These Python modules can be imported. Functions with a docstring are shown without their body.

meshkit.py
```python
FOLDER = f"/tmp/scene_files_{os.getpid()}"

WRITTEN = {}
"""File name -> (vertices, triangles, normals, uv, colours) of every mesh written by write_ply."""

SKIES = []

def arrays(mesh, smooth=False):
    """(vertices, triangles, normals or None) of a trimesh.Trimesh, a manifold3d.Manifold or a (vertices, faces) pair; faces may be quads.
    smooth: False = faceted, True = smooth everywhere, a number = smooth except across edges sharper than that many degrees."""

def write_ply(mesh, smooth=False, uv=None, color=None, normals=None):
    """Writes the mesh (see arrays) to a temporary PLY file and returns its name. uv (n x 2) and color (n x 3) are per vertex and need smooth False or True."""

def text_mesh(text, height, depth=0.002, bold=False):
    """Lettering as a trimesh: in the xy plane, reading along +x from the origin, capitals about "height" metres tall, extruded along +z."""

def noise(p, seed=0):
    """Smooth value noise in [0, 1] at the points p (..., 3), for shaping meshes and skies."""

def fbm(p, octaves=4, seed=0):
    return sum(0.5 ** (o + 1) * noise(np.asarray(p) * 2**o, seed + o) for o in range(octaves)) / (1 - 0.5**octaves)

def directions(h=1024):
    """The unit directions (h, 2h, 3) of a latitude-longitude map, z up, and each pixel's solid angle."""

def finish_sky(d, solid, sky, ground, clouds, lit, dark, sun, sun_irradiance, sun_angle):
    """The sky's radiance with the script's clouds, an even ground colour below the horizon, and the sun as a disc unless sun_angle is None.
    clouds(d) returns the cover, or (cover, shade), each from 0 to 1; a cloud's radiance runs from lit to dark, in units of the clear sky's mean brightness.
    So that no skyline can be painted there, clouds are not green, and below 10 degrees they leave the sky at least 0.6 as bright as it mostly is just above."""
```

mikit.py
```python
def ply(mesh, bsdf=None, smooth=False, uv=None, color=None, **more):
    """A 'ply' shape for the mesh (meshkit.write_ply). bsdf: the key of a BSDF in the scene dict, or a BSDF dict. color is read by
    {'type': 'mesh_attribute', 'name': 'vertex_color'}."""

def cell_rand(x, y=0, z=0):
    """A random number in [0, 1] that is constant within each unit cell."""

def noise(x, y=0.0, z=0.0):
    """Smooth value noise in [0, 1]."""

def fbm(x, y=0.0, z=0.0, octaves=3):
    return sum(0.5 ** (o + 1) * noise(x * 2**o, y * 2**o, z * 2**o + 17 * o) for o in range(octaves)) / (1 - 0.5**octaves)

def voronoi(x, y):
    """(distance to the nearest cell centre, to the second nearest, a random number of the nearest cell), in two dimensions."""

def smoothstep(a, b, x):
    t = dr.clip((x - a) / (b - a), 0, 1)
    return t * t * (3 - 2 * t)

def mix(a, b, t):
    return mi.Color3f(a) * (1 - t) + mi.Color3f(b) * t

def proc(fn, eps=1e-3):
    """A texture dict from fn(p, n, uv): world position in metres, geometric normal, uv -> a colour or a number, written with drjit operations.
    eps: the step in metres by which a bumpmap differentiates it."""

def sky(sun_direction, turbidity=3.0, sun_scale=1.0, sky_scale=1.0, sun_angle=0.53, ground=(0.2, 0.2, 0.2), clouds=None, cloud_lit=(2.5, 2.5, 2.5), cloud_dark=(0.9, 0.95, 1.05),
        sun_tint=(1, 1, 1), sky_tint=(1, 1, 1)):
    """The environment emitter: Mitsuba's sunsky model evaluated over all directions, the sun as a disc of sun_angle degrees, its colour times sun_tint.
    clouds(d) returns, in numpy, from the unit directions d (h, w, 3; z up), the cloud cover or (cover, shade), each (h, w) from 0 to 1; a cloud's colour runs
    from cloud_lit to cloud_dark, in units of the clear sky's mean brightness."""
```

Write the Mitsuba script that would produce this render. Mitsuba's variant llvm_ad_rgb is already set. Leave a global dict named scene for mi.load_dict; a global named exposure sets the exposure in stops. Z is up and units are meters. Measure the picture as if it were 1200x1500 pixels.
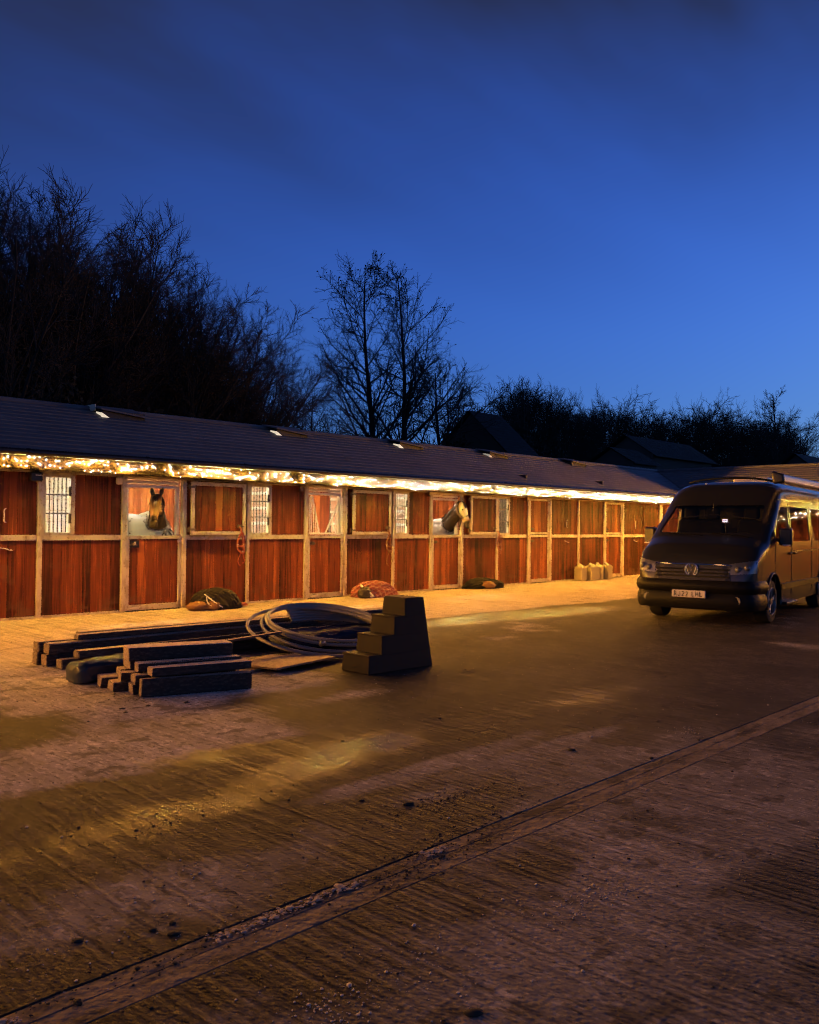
import math
import numpy as np, trimesh, drjit as dr, mitsuba as mi, mikit, meshkit
from manifold3d import Manifold, OpType
from mikit import noise, fbm, cell_rand, smoothstep, mix, proc

T = mi.ScalarTransform4f
PI = math.pi
scene, labels = {}, {}

# ------------------------------------------------------------------ camera, sky, exposure
F_PX, YAW, PITCH, ROLL, EYE = 1244.18, 0.76867, 0.016464, 0.009548, np.array([0, 0, 1.5])
_f = np.array([math.cos(YAW), math.sin(YAW), 0]); _r = np.array([math.sin(YAW), -math.cos(YAW), 0]); _u = np.array([0, 0, 1.0])
_f2 = _f * math.cos(PITCH) + _u * math.sin(PITCH); _u2 = _u * math.cos(PITCH) - _f * math.sin(PITCH)
_u3 = _u2 * math.cos(ROLL) - _r * math.sin(ROLL)
scene['camera'] = {'type': 'perspective', 'fov': math.degrees(2 * math.atan(600 / F_PX)), 'fov_axis': 'x', 'near_clip': 0.05, 'far_clip': 2000.0,
                   'to_world': T().look_at(origin=EYE.tolist(), target=(EYE + _f2).tolist(), up=_u3.tolist())}
exposure = 0.5                        # the lights below are given for exposure 0 and dimmed to suit
DIM = 2.0 ** -exposure


def dusk_clouds(d):
    x, y, z = d[..., 0], d[..., 1], np.maximum(d[..., 2], 0.0)
    q = np.stack([x / (z + .12), y / (z + .12), z * 0], -1)
    a = meshkit.fbm(q * np.array([.9, 2.3, 1]) + [3.1, 7.7, 0], 6, 3)
    el = np.degrees(np.arcsin(np.clip(z, 0, 1)))
    deck = np.clip((el - 12) / 20, 0, 1)                                   # a thin sheet that thickens with height
    west = np.clip((.80 - (x * .96 - y * .28)) / .9, 0, 1)                # thicker away from the afterglow
    cover = .80 * deck ** 1.35 * np.clip(.62 + 1.4 * (a - .47), .05, 1.2) + .40 * west * np.clip(el / 10, 0, 1)
    over = np.clip((el - 33) / 14, 0, 1); cover = np.maximum(cover, .97 * over * over * (3 - 2 * over))  # dark cover added above the view, to cut sky light on the yard
    low = meshkit.fbm(np.stack([np.arctan2(y, x) * 9, el * .55, el * 0], -1) + [.4, 0, 0], 4, 9)
    bank = np.clip((low - .50) * 3.2, 0, 1) * np.clip((9 - np.abs(el - 7.5) * 2.0) / 7, 0, 1) * np.clip((np.arctan2(y, x) - .78) * 5, 0, 1)
    return np.clip(cover, 0, .97) * (1 - bank) + .75 * bank, np.clip(.26 + .3 * (a - .45) + .75 * over, 0, 1)


SUN_AZ = math.radians(-14)
scene['sky'] = {**mikit.sky((math.cos(SUN_AZ), math.sin(SUN_AZ), .035), turbidity=3, sun_scale=0.0, sky_scale=3.1 * DIM, sky_tint=(.36, 1.28, 7.0), ground=(.03, .03, .03),
                            clouds=dusk_clouds, cloud_lit=(.175, .19, .29), cloud_dark=(.030, .036, .052)), 'sampling_weight': 6.0}
STRING = DIM          # radiance scale of the fairy lights

# ------------------------------------------------------------------ helpers
def numbered(name):
    if name not in scene and name not in labels and not any(k.startswith(name + '__') for k in scene):
        return name
    i = 1
    while True:
        k = f'{name}_{i:03d}'
        if k not in scene and k not in labels and not any(q.startswith(k + '__') for q in scene):
            return k
        i += 1


_count = {}
def child(parent, name):
    """the next free key of a part called name under parent"""
    n = _count.get((parent, name), 0); _count[(parent, name)] = n + 1
    return f'{parent}__{name}' + (f'_{n:03d}' if n else '')


def tag(key, label=None, cat=None, group=None, kind=None):
    d = {}
    if label: d['label'] = label
    if cat: d['category'] = cat
    if group: d['group'] = group
    if kind: d['kind'] = kind
    labels[key] = d
    return key


def thing(name, label, cat, group=None):
    return tag(numbered(name), label, cat, group)


def put(key, mesh, bsdf, smooth=False, uv=None, color=None, **more):
    scene[key] = mikit.ply(mesh, bsdf, smooth=smooth, uv=uv, color=color, **more)
    return key


_S = np.array([[sx, sy, sz] for sx in (-1, 1) for sy in (-1, 1) for sz in (-1, 1)], float)
def _ctemplate():
    v = []
    for s in _S:
        for k in range(3):
            q = s.copy() * 0.8; q[k] = s[k]; v.append(q)
    v = np.array(v)
    h = trimesh.Trimesh(v, trimesh.convex.convex_hull(v).faces * 0, process=False)
    from scipy.spatial import ConvexHull
    hull = ConvexHull(v); f = hull.simplices.copy()
    for i, t in enumerate(f):
        n = np.cross(v[t[1]] - v[t[0]], v[t[2]] - v[t[0]])
        if n @ v[t].mean(0) < 0: f[i] = t[::-1]
    return f
CF = _ctemplate()
BF = np.array([[0, 1, 3], [0, 3, 2], [4, 6, 7], [4, 7, 5], [0, 4, 5], [0, 5, 1], [2, 3, 7], [2, 7, 6], [0, 2, 6], [0, 6, 4], [1, 5, 7], [1, 7, 3]])


def cbox(lo, hi, c=.004):
    lo, hi = np.minimum(lo, hi), np.maximum(lo, hi)
    m, h = (lo + hi) / 2, (hi - lo) / 2
    if not c:
        return m + _S * h, BF
    c = min(c, .45 * h.min())
    v = []
    for s in _S:
        for k in range(3):
            q = s * (h - c); q[k] = s[k] * h[k]; v.append(m + q)
    return np.array(v), CF


def tube(pts, radii, sides=6, cap=True):
    p = np.asarray(pts, float); n = len(p)
    r = np.broadcast_to(np.asarray(radii, float), (n,))
    t = np.gradient(p, axis=0); t /= np.linalg.norm(t, axis=1, keepdims=True) + 1e-12
    a = np.cross(t[0], [0, 0, 1.0] if abs(t[0][2]) < .9 else [1.0, 0, 0]); A = []
    for i in range(n):
        a = a - t[i] * (a @ t[i]); a /= np.linalg.norm(a) + 1e-12; A.append(a)
    A = np.array(A); B = np.cross(t, A); w = np.arange(sides) * 2 * PI / sides
    v = p[:, None] + r[:, None, None] * (np.cos(w)[None, :, None] * A[:, None] + np.sin(w)[None, :, None] * B[:, None])
    i, j = np.meshgrid(np.arange(n - 1), np.arange(sides), indexing='ij'); k = (j + 1) % sides
    q = np.stack([i * sides + j, i * sides + k, (i + 1) * sides + k, (i + 1) * sides + j], -1).reshape(-1, 4)
    f = np.vstack([q[:, [0, 1, 2]], q[:, [0, 2, 3]]]); v = v.reshape(-1, 3)
    if cap:
        o = len(v); v = np.vstack([v, p[:1], p[-1:]]); s = np.arange(sides)
        f = np.vstack([f, np.stack([s * 0 + o, (s + 1) % sides, s], 1), np.stack([s * 0 + o + 1, s + (n - 1) * sides, (s + 1) % sides + (n - 1) * sides], 1)])
    return v, f


def curve(pts, n=24):
    """a smooth line through the points"""
    from scipy.interpolate import CubicSpline
    p = np.asarray(pts, float); t = np.r_[0, np.cumsum(np.linalg.norm(np.diff(p, axis=0), axis=1) + 1e-9)]
    return CubicSpline(t, p)(np.linspace(0, t[-1], n))


class MB:
    """collects shapes into one mesh"""
    def __init__(self, M=None):
        self.v, self.f, self.t, self.n, self.M = [], [], [], 0, M

    def add(self, vf, tone=.5, M=None):
        v, f = vf
        v = np.asarray(v, float)
        if M is not None: v = v @ M[:3, :3].T + M[:3, 3]
        self.v.append(v); self.f.append(np.asarray(f) + self.n); self.t.append(np.full(len(v), tone)); self.n += len(v)
        return self

    def box(self, x0, x1, y0, y1, z0, z1, c=.004, tone=.5, M=None):
        return self.add(cbox(np.array([x0, y0, z0], float), np.array([x1, y1, z1], float), c), tone, M)

    def tube(self, pts, r, sides=6, M=None):
        return self.add(tube(pts, r, sides), M=M)

    def mesh(self):
        v, f = np.vstack(self.v), np.vstack(self.f)
        if self.M is not None:
            v = v @ self.M[:3, :3].T + self.M[:3, 3]
            if np.linalg.det(self.M[:3, :3]) < 0: f = f[:, ::-1]
        return v, f

    def build(self, key, bsdf, smooth=False, uv=False, **more):
        t = np.concatenate(self.t)
        return put(key, self.mesh(), bsdf, smooth, uv=np.stack([t, t], 1) if uv else None, **more)


def Rz(a, loc=(0, 0, 0)):
    m = np.eye(4); c, s = math.cos(a), math.sin(a); m[:2, :2] = [[c, -s], [s, c]]; m[:3, 3] = loc
    return m


def man(m):
    q = m.to_mesh()
    return np.array(q.vert_properties[:, :3], float), np.array(q.tri_verts)


def sph(c, r, n=20): return Manifold.sphere(r, n).translate([float(x) for x in c])
def bone(a, ra, b, rb, n=20): return Manifold.batch_hull([sph(a, ra, n), sph(b, rb, n)])
def chain(pts, n=20): return [bone(pts[i][0], pts[i][1], pts[i + 1][0], pts[i + 1][1], n) for i in range(len(pts) - 1)]


def skin(bones, length=.04, it=12):
    m = Manifold.batch_boolean(bones, OpType.Add).refine_to_length(length)
    v, f = man(m)
    t = trimesh.Trimesh(v, f, process=True)
    trimesh.smoothing.filter_taubin(t, lamb=.5, nu=.52, iterations=it)
    return t


# ------------------------------------------------------------------ materials
def rgb(*c): return {'type': 'rgb', 'value': list(c)}
def pr(base, rough=.6, **k):
    d = {'type': 'principled', 'base_color': base if isinstance(base, dict) else rgb(*base), 'roughness': rough, **k}
    return {'type': 'twosided', 'bsdf': d}


def plank_col(p, n, uv):
    t = uv.x
    a = p.x + p.y
    g = fbm(a * 70, p.z * 2.2, t * 37, 3)
    g2 = noise(a * 14 + t * 20, p.z * .9, t * 91)
    k = dr.clip(.15 + .85 * t + .75 * (g - .5) + .55 * (g2 - .5), 0, 1)
    c = mix((.024, .0075, .0055), (.115, .027, .013), smoothstep(.05, .62, k))
    c = mix(c, (.30, .088, .032), smoothstep(.62, 1.05, k))
    mud = smoothstep(.55, .0, p.z) * smoothstep(.40, .75, fbm(a * 7, p.z * 9, 3., 3)) + .5 * smoothstep(.66, .80, fbm(a * 4 + 7, p.z * 5, 9., 3))
    return mix(c, (.10, .060, .038), .55 * dr.clip(mud, 0, 1))


def steel_col(p, n, uv):
    a = p.x + p.y
    d = fbm(a * 9, p.z * 6, 1.0, 3)
    low = smoothstep(.45, .0, p.z) * .35
    sp = smoothstep(.62, .75, fbm(a * 30, p.z * 22, 4.0, 3))
    return mix((.45, .41, .345), (.23, .18, .13), dr.clip(.55 * smoothstep(.45, .7, d) + low * .8 + .45 * sp, 0, 1))


def roof_col(p, n, uv):
    a = fbm(p.x * 1.3, p.y * 1.3, p.z, 3); b = fbm(p.x * 9, p.y * 9, p.z * 9, 3)
    return mix((.090, .090, .105), (.165, .160, .170), dr.clip(.5 + .9 * (a - .5) + .9 * (b - .5), 0, 1))


def blob(p, cx, cy, rx, ry, a): return a * dr.exp(-dr.square((p.x - cx) / rx) - dr.square((p.y - cy) / ry))
def ragged(p): return fbm(p.x * 2.6, p.y * 3.4, 3., 4) - .5
def groove(p): return noise(p.x * 44 + 1.2 * noise(p.x * 3, p.y * 1.5), p.y * .9, 0.)
def fine(p): return noise(p.x * 150, p.y * 24, 4.)


def yard_damp(p):
    """where the concrete is damp and dark, 0 to 1"""
    x, y = p.x, p.y
    w = fbm(x * .42 + 5.2, y * .62 + 1.7, 0., 4) + .20 * ragged(p) + .12 * (groove(p) - .5)
    b = -.04 + .20 * smoothstep(9.6, 8.6, y) + blob(p, 9.0, 5.4, 3.2, 1.9, .30) - .14 * smoothstep(4.6, 3.2, x) * smoothstep(4.4, 5.4, y) - .62 * smoothstep(9.2, 10.2, y + .10 * (x - 11) * smoothstep(8., 14., x)) + .06 * smoothstep(5., 8., x)
    b += blob(p, 11.3, 8.85, 2.9, .55, .36) + blob(p, 3.8, 4.35, 1.3, .40, .30) + blob(p, 2.3, 3.95, 1.3, .42, .30) + blob(p, 7.2, 4.9, 2.6, 1.2, .22) + blob(p, 3.3, 2.9, .6, .2, .2)
    b -= blob(p, 2.2, 5.3, 1.5, .65, .44) + blob(p, 3.7, 3.62, 1.3, .13, .34) + blob(p, 1.5, 3.15, .9, .30, .30) + blob(p, 4.7, 6.7, 1.7, .6, .46) + blob(p, 4.9, 5.6, .9, .22, .25) + blob(p, 5.0, 3.35, .9, .10, .26)
    b -= blob(p, 3.9, 1.9, .7, .30, .30) + blob(p, 2.6, 1.75, .5, .25, .24) + blob(p, 4.9, 1.9, .5, .3, .2) - blob(p, 3.3, 2.2, .5, .25, .2)
    return smoothstep(.42, .60, w + b)


def yard_gloss(p):
    """where water stands or films the surface, 0 to 1"""
    w = blob(p, 11.0, 8.80, 2.6, .50, 1.) + blob(p, 13.2, 8.3, 1.6, .5, .7) + blob(p, 3.85, 4.22, .75, .24, 1.) + blob(p, 3.3, 4.75, 1.3, .35, .62) + blob(p, 2.3, 3.92, 1.2, .30, .80) + blob(p, 6.7, 4.1, 1.7, .6, .44)
    return smoothstep(.30, .95, w * (1 + 1.1 * ragged(p)) + .34 * (groove(p) - .5))


def yard_col(p, n, uv):
    d = yard_damp(p)
    a = fbm(p.x * 1.7, p.y * 1.7, 1., 4); s = noise(p.x * 170, p.y * 170, 0.); m = fbm(p.x * 11, p.y * 9, 2., 3); g = groove(p); f = fine(p)
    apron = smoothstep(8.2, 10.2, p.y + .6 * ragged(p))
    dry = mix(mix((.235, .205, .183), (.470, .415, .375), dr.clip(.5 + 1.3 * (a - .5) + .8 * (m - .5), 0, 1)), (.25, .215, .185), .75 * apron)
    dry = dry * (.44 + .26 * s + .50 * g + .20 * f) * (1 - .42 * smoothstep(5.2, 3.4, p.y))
    wet = mix((.018, .015, .013), (.058, .047, .038), dr.clip(.45 + 1.1 * (a - .5) + 1.0 * (m - .5), 0, 1)) * (.42 + .28 * s + .58 * g + .28 * f)
    sp = smoothstep(.70, .82, noise(p.x * 62, p.y * 30, 8.)) - .8 * smoothstep(.72, .84, noise(p.x * 50, p.y * 22, 12.)); dry = dry * (1 + .55 * sp * (1 - .7 * apron)); wet = wet * (1 + .7 * sp)
    dirt = smoothstep(.60, .72, fbm(p.x * 5.5 + 9, p.y * 7.5, 7., 4))
    return mix(mix(dry, wet, d), (.028, .022, .018), .6 * dirt * (1 - .5 * apron))


def yard_rough(p, n, uv):
    g = yard_gloss(p); d = yard_damp(p)
    return dr.clip(.88 - .08 * d + (.31 - .80) * g + .24 * (fine(p) - .5), .13, .95)


def yard_bump(p, n, uv):
    return .95 * groove(p) + .38 * noise(p.x * 105, p.y * 70, 2.) + .22 * fbm(p.x * 9, p.y * 7, 3., 2)


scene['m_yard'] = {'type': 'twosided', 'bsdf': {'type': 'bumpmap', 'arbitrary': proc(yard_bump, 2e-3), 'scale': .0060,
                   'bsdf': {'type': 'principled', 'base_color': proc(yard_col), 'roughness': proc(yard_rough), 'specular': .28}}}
def joint_col(p, n, uv):
    a = fbm(p.x * 6, p.y * 14, 2., 4); b = noise(p.x * 70, p.y * 60, 1.)
    return mix((.055, .043, .034), (.215, .170, .132), dr.clip(.55 + 2.2 * (a - .5) + .5 * (b - .5), 0, 1))


scene['m_joint'] = {'type': 'twosided', 'bsdf': {'type': 'bumpmap', 'arbitrary': proc(lambda p, n, uv: fbm(p.x * 40, p.y * 40, 0., 3), 2e-3), 'scale': .006, 'bsdf': {'type': 'principled', 'base_color': proc(joint_col), 'roughness': .85, 'specular': .25}}}
scene['m_plank'] = pr(proc(plank_col), .55, specular=.14)
scene['m_steel'] = pr(proc(steel_col), .48, specular=.5)
scene['m_roof'] = pr(proc(roof_col), .55, specular=.35)
scene['m_white'] = pr((.72, .69, .65), .5)
scene['m_cream'] = pr((.66, .60, .46), .7)
scene['m_pink'] = pr((.50, .30, .25), .7)
scene['m_dark'] = pr((.022, .020, .019), .5)
scene['m_black'] = pr((.012, .012, .013), .35)
scene['m_iron'] = pr((.10, .085, .07), .4, metallic=.6)
scene['m_zinc'] = pr((.52, .47, .40), .35, metallic=.7)
scene['m_brown'] = pr((.10, .055, .030), .35)
scene['m_fascia'] = pr((.006, .0042, .0028), .7, specular=.04)
scene['m_glass'] = {'type': 'thindielectric', 'int_ior': 1.5}
scene['m_soil'] = pr((.035, .032, .026), .95)
scene['m_bark'] = pr((.030, .026, .024), .9)
scene['m_leaf'] = pr((.014, .017, .011), .9)

# ------------------------------------------------------------------ the yard
YW = 13.45                                   # the stable front stands at y = 13.45, along x
R0 = np.random.default_rng(11)


def slab(key, x0, x1, y0, y1, z, top='m_yard', jag=0.0, nx=2, edges=(0, 0)):
    """a concrete slab with a ragged edge; edges: raggedness of its low-y and high-y side"""
    xs = np.linspace(x0, x1, nx); n = len(xs); v = []
    e0 = y0 + edges[0] * (meshkit.fbm(np.stack([xs * 5, xs * 0, xs * 0], -1), 4, 3) - .5)
    e1 = y1 + edges[1] * (meshkit.fbm(np.stack([xs * 5, xs * 0 + 9, xs * 0], -1), 4, 5) - .5)
    for y, h in ((e0, z - .12), (e0, z - .003), (e0 + .004, z), (e1 - .004, z), (e1, z - .003), (e1, z - .12)):
        v.append(np.stack([xs, y, xs * 0 + h], -1))
    v = np.array(v); m = len(v); f = []
    i = np.arange(n - 1)
    for k in range(m - 1):
        a, b, c, d = k * n + i, k * n + i + 1, (k + 1) * n + i + 1, (k + 1) * n + i
        f += [np.stack([a, b, c], 1), np.stack([a, c, d], 1)]
    return put(key, (v.reshape(-1, 3), np.vstack(f)), top)


tag('yard', kind='structure')
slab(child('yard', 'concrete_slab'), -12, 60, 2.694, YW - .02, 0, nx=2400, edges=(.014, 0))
slab(child('yard', 'mortar_strip'), -12, 40, 2.597, 2.690, -.0025, 'm_joint', nx=1600, edges=(.010, .004))
slab(child('yard', 'joint_strip'), -12, 40, 2.474, 2.595, -.0012, 'm_joint', nx=1200, edges=(.005, .005))
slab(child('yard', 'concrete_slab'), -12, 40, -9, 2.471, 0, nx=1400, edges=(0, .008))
slab(child('yard', 'bed'), -12, 40, 2.40, 2.80, -.0055, 'm_joint')
tag('ground', kind='structure')
put('ground', (np.array([[-600, -600, -.13], [900, -600, -.13], [900, 900, -.13], [-600, 900, -.13]], float), np.array([[0, 1, 2], [0, 2, 3]])), 'm_soil')

# ------------------------------------------------------------------ stables
MAIN = np.array([[1, 0, 0, 0], [0, -1, 0, YW], [0, 0, 1, 0], [0, 0, 0, 1.0]])       # (along, outward, up) -> world
XW = 27.45
WING = np.array([[0, -1, 0, XW], [-1, 0, 0, YW], [0, 0, 1, 0], [0, 0, 0, 1.0]])
ZR0, ZR1, ZTOP = 1.215, 1.305, 2.28          # the middle rail, the top rail's underside


class Stable:
    def __init__(self, key, M, seed):
        self.k, self.M, self.rng = key, M, np.random.default_rng(seed)

    def part(self, name, bsdf, boxes, under=None, smooth=False, label=None):
        mb = MB(self.M)
        for b in boxes: mb.box(*b)
        key = child(under or self.k, name)
        mb.build(key, bsdf, smooth, uv=False)
        if label: labels[key] = {'label': label}
        return key

    def planks(self, under, s0, s1, z0, z1, n0, joined=False, w=.155, lo=.0, hi=1.0):
        k = max(1, round((s1 - s0) / w)); cuts = np.linspace(s0, s1, k + 1)
        cuts[1:-1] += self.rng.uniform(-.02, .02, k - 1)
        tones = np.clip(self.rng.beta(1.15, 1.35, k), 0, 1) * (hi - lo) + lo
        mb = MB(self.M)
        for i in range(k):
            b = mb if joined else MB(self.M)
            d = self.rng.uniform(0, .0035)
            b.box(cuts[i] + .0015, cuts[i + 1] - .0015, n0 - .024, n0 + d, z0, z1, .003, tone=tones[i])
            if not joined: b.build(child(under, 'plank'), 'm_plank', uv=True)
        if joined:
            key = child(under, 'plank'); mb.build(key, 'm_plank', uv=True); labels[key] = {'kind': 'stuff'}

    def panel(self, s0, s1, z0, z1, name, joined=False, n0=.0, **k):
        p = self.part(name, 'm_dark', [(s0, s1, n0 - .05, n0 - .026, z0, z1, 0)])
        self.planks(p, s0 + .004, s1 - .004, z0, z1, n0, joined, **k)
        return p

    def bay(self, s0, s1, joined=False, window=False, hooks=False, leaf=False, glass=True, **k):
        self.part('sill_rail', 'm_steel', [(s0, s1, -.04, .028, .0, .035)])
        self.part('mid_rail', 'm_steel', [(s0, s1, -.045, .026, ZR0, ZR1)])
        self.part('top_rail', 'm_steel', [(s0, s1, -.045, .022, ZTOP, 2.34)])
        self.panel(s0, s1, .035, ZR0, 'lower_panel', joined, **k)
        if window:
            a, b = s0 + .05, s0 + .05 + .30 * (s1 - s0)
            wz0, wz1 = 1.345, 2.225
            w = self.part('window', 'm_steel', [(s0 + .0, a, -.05, .024, ZR1, ZTOP), (b, b + .075, -.05, .024, ZR1, ZTOP), (a, b, -.05, .02, ZR1, wz0), (a, b, -.05, .02, wz1, ZTOP)])
            if glass: self.part('glass', 'm_glass', [], w) if False else put(child(w, 'glass'), self.sheet(a, b, -.03, wz0, wz1), 'm_glass')
            for i in range(1, 6):
                x = a + (b - a) * i / 6
                mb = MB(self.M); mb.tube([(x, .0, wz0), (x, .0, wz1)], .0075, 6); mb.build(child(w, 'bar'), 'm_iron')
            for z in (wz0 + .30, wz0 + .60):
                self.part('crossbar', 'm_iron', [(a, b, -.006, .010, z - .008, z + .008, .002)], w)
            for z in (wz0 + .22, wz0 + .66):
                self.part('hinge', 'm_dark', [(b - .03, b + .012, .012, .034, z - .075, z + .075)], w)
            self.panel(b + .075, s1, ZR1, ZTOP, 'upper_panel', joined, **k)
        else:
            self.panel(s0, s1, ZR1, ZTOP, 'upper_panel', joined, **k)
        if hooks:
            m = .5 * (s0 + s1) + .1
            for z, rot in ((1.60, 0), (1.10, 1)):
                mb = MB(self.M)
                d = np.array([0, 0, 1.0]) if not rot else np.array([.96, 0, -.28])
                c = np.array([m, .02, z])
                mb.tube(curve([c + d * .11 + [.02, 0, 0], c + d * .09, c, c - d * .09, c - d * .11 + [.03, 0, .01]], 14), .009, 6)
                mb.build(child(self.k, 'cabin_hook'), 'm_white', True)

    def sheet(self, s0, s1, n, z0, z1):
        v = np.array([[s0, n, z0], [s1, n, z0], [s1, n, z1], [s0, n, z1]], float) @ self.M[:3, :3].T + self.M[:3, 3]
        return v, np.array([[0, 1, 2], [0, 2, 3]])

    def post(self, s, w=.075, z1=2.42, n=.042, name='post'):
        self.part(name, 'm_steel', [(s - w / 2, s + w / 2, -.05, n, 0, z1)])

    def bolt(self, under, s, n, z):
        mb = MB(self.M); mb.box(s - .05, s + .05, n, n + .014, z - .035, z + .035); mb.tube([(s - .06, n + .024, z), (s + .07, n + .024, z)], .010, 8)
        mb.box(s - .012, s + .012, n + .014, n + .045, z - .01, z + .03)
        mb.build(child(under, 'bolt'), 'm_iron')

    def door(self, s0, s1, joined=False, upper=False, lo=.25):
        """a stable door; its top half shut (upper) or folded back on the next bay"""
        def half(name, z0, z1, zb, bolt):
            d = self.part(name, 'm_steel', [(s0, s0 + .062, -.03, .022, z0, z1), (s1 - .062, s1, -.03, .022, z0, z1), (s0 + .062, s1 - .062, -.03, .019, z1 - .062, z1), (s0 + .062, s1 - .062, -.03, .019, z0, z0 + zb)])
            self.planks(d, s0 + .066, s1 - .066, z0 + zb + .003, z1 - .065, .0, joined, lo=lo)
            self.part('backing', 'm_dark', [(s0 + .05, s1 - .05, -.05, -.031, z0 + .01, z1 - .01, 0)], d)
            self.bolt(d, s0 + .13, .006, bolt)
            for z in (z0 + .08, z1 - .10):
                mb = MB(self.M); mb.tube([(s1 + .012, .045, z - .05), (s1 + .012, .045, z + .05)], .018, 8); mb.box(s1 - .09, s1 + .01, .022, .036, z - .022, z + .022)
                mb.build(child(d, 'hinge'), 'm_zinc')
            return d
        d = half('lower_door', .015, 1.292, .095, 1.13)
        mb = MB(self.M); mb.tube([(s0 + .08, .03, .055), (s0 + .26, .03, .055), (s0 + .26, .03, .085)], .011, 6); mb.box(s0 + .12, s0 + .2, .0, .04, .03, .075)
        mb.build(child(d, 'kick_bolt'), 'm_zinc')
        if upper: half('upper_door', 1.305, 2.27, .062, 1.45)
        self.part('door_head', 'm_steel', [(s0, s1, -.06, .026, ZTOP, 2.40)])
        return d

    def leaf(self, s0, s1, joined=False):
        """the top half of a door, folded back flat against the panel beside it"""
        n0, n1 = .075, .118; z0, z1 = 1.30, 2.262
        d = self.part('top_door', 'm_steel', [(s0, s0 + .07, n0, n1, z0, z1), (s1 - .07, s1, n0, n1, z0, z1), (s0 + .07, s1 - .07, n0, n1 - .003, z1 - .07, z1), (s0 + .07, s1 - .07, n0, n1 - .003, z0, z0 + .07)])
        self.planks(d, s0 + .073, s1 - .073, z0 + .073, z1 - .073, n1 - .02, joined)
        self.bolt(d, s1 - .13, n1 - .016, z0 + .16)
        for z in (z0 + .1, z1 - .1):
            mb = MB(self.M); mb.tube([(s0 - .025, .075, z - .045), (s0 - .025, .075, z + .045)], .02, 8); mb.box(s0 - .03, s0 + .08, n1, n1 + .01, z - .02, z + .02)
            mb.build(child(d, 'hinge'), 'm_iron')

    def lining(self, s0, s1):
        """pale frame inside an open doorway"""
        self.part('doorway_lining', 'm_white', [(s0 + .0, s1, -.14, -.07, 2.12, 2.17), (s0, s1, -.14, -.075, 2.19, 2.24), (s0, s1, -.13, -.06, 2.255, 2.30), (s0, s0 + .075, -.14, -.062, 1.30, 2.12), (s1 - .06, s1, -.14, -.062, 1.30, 2.12)])

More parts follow.
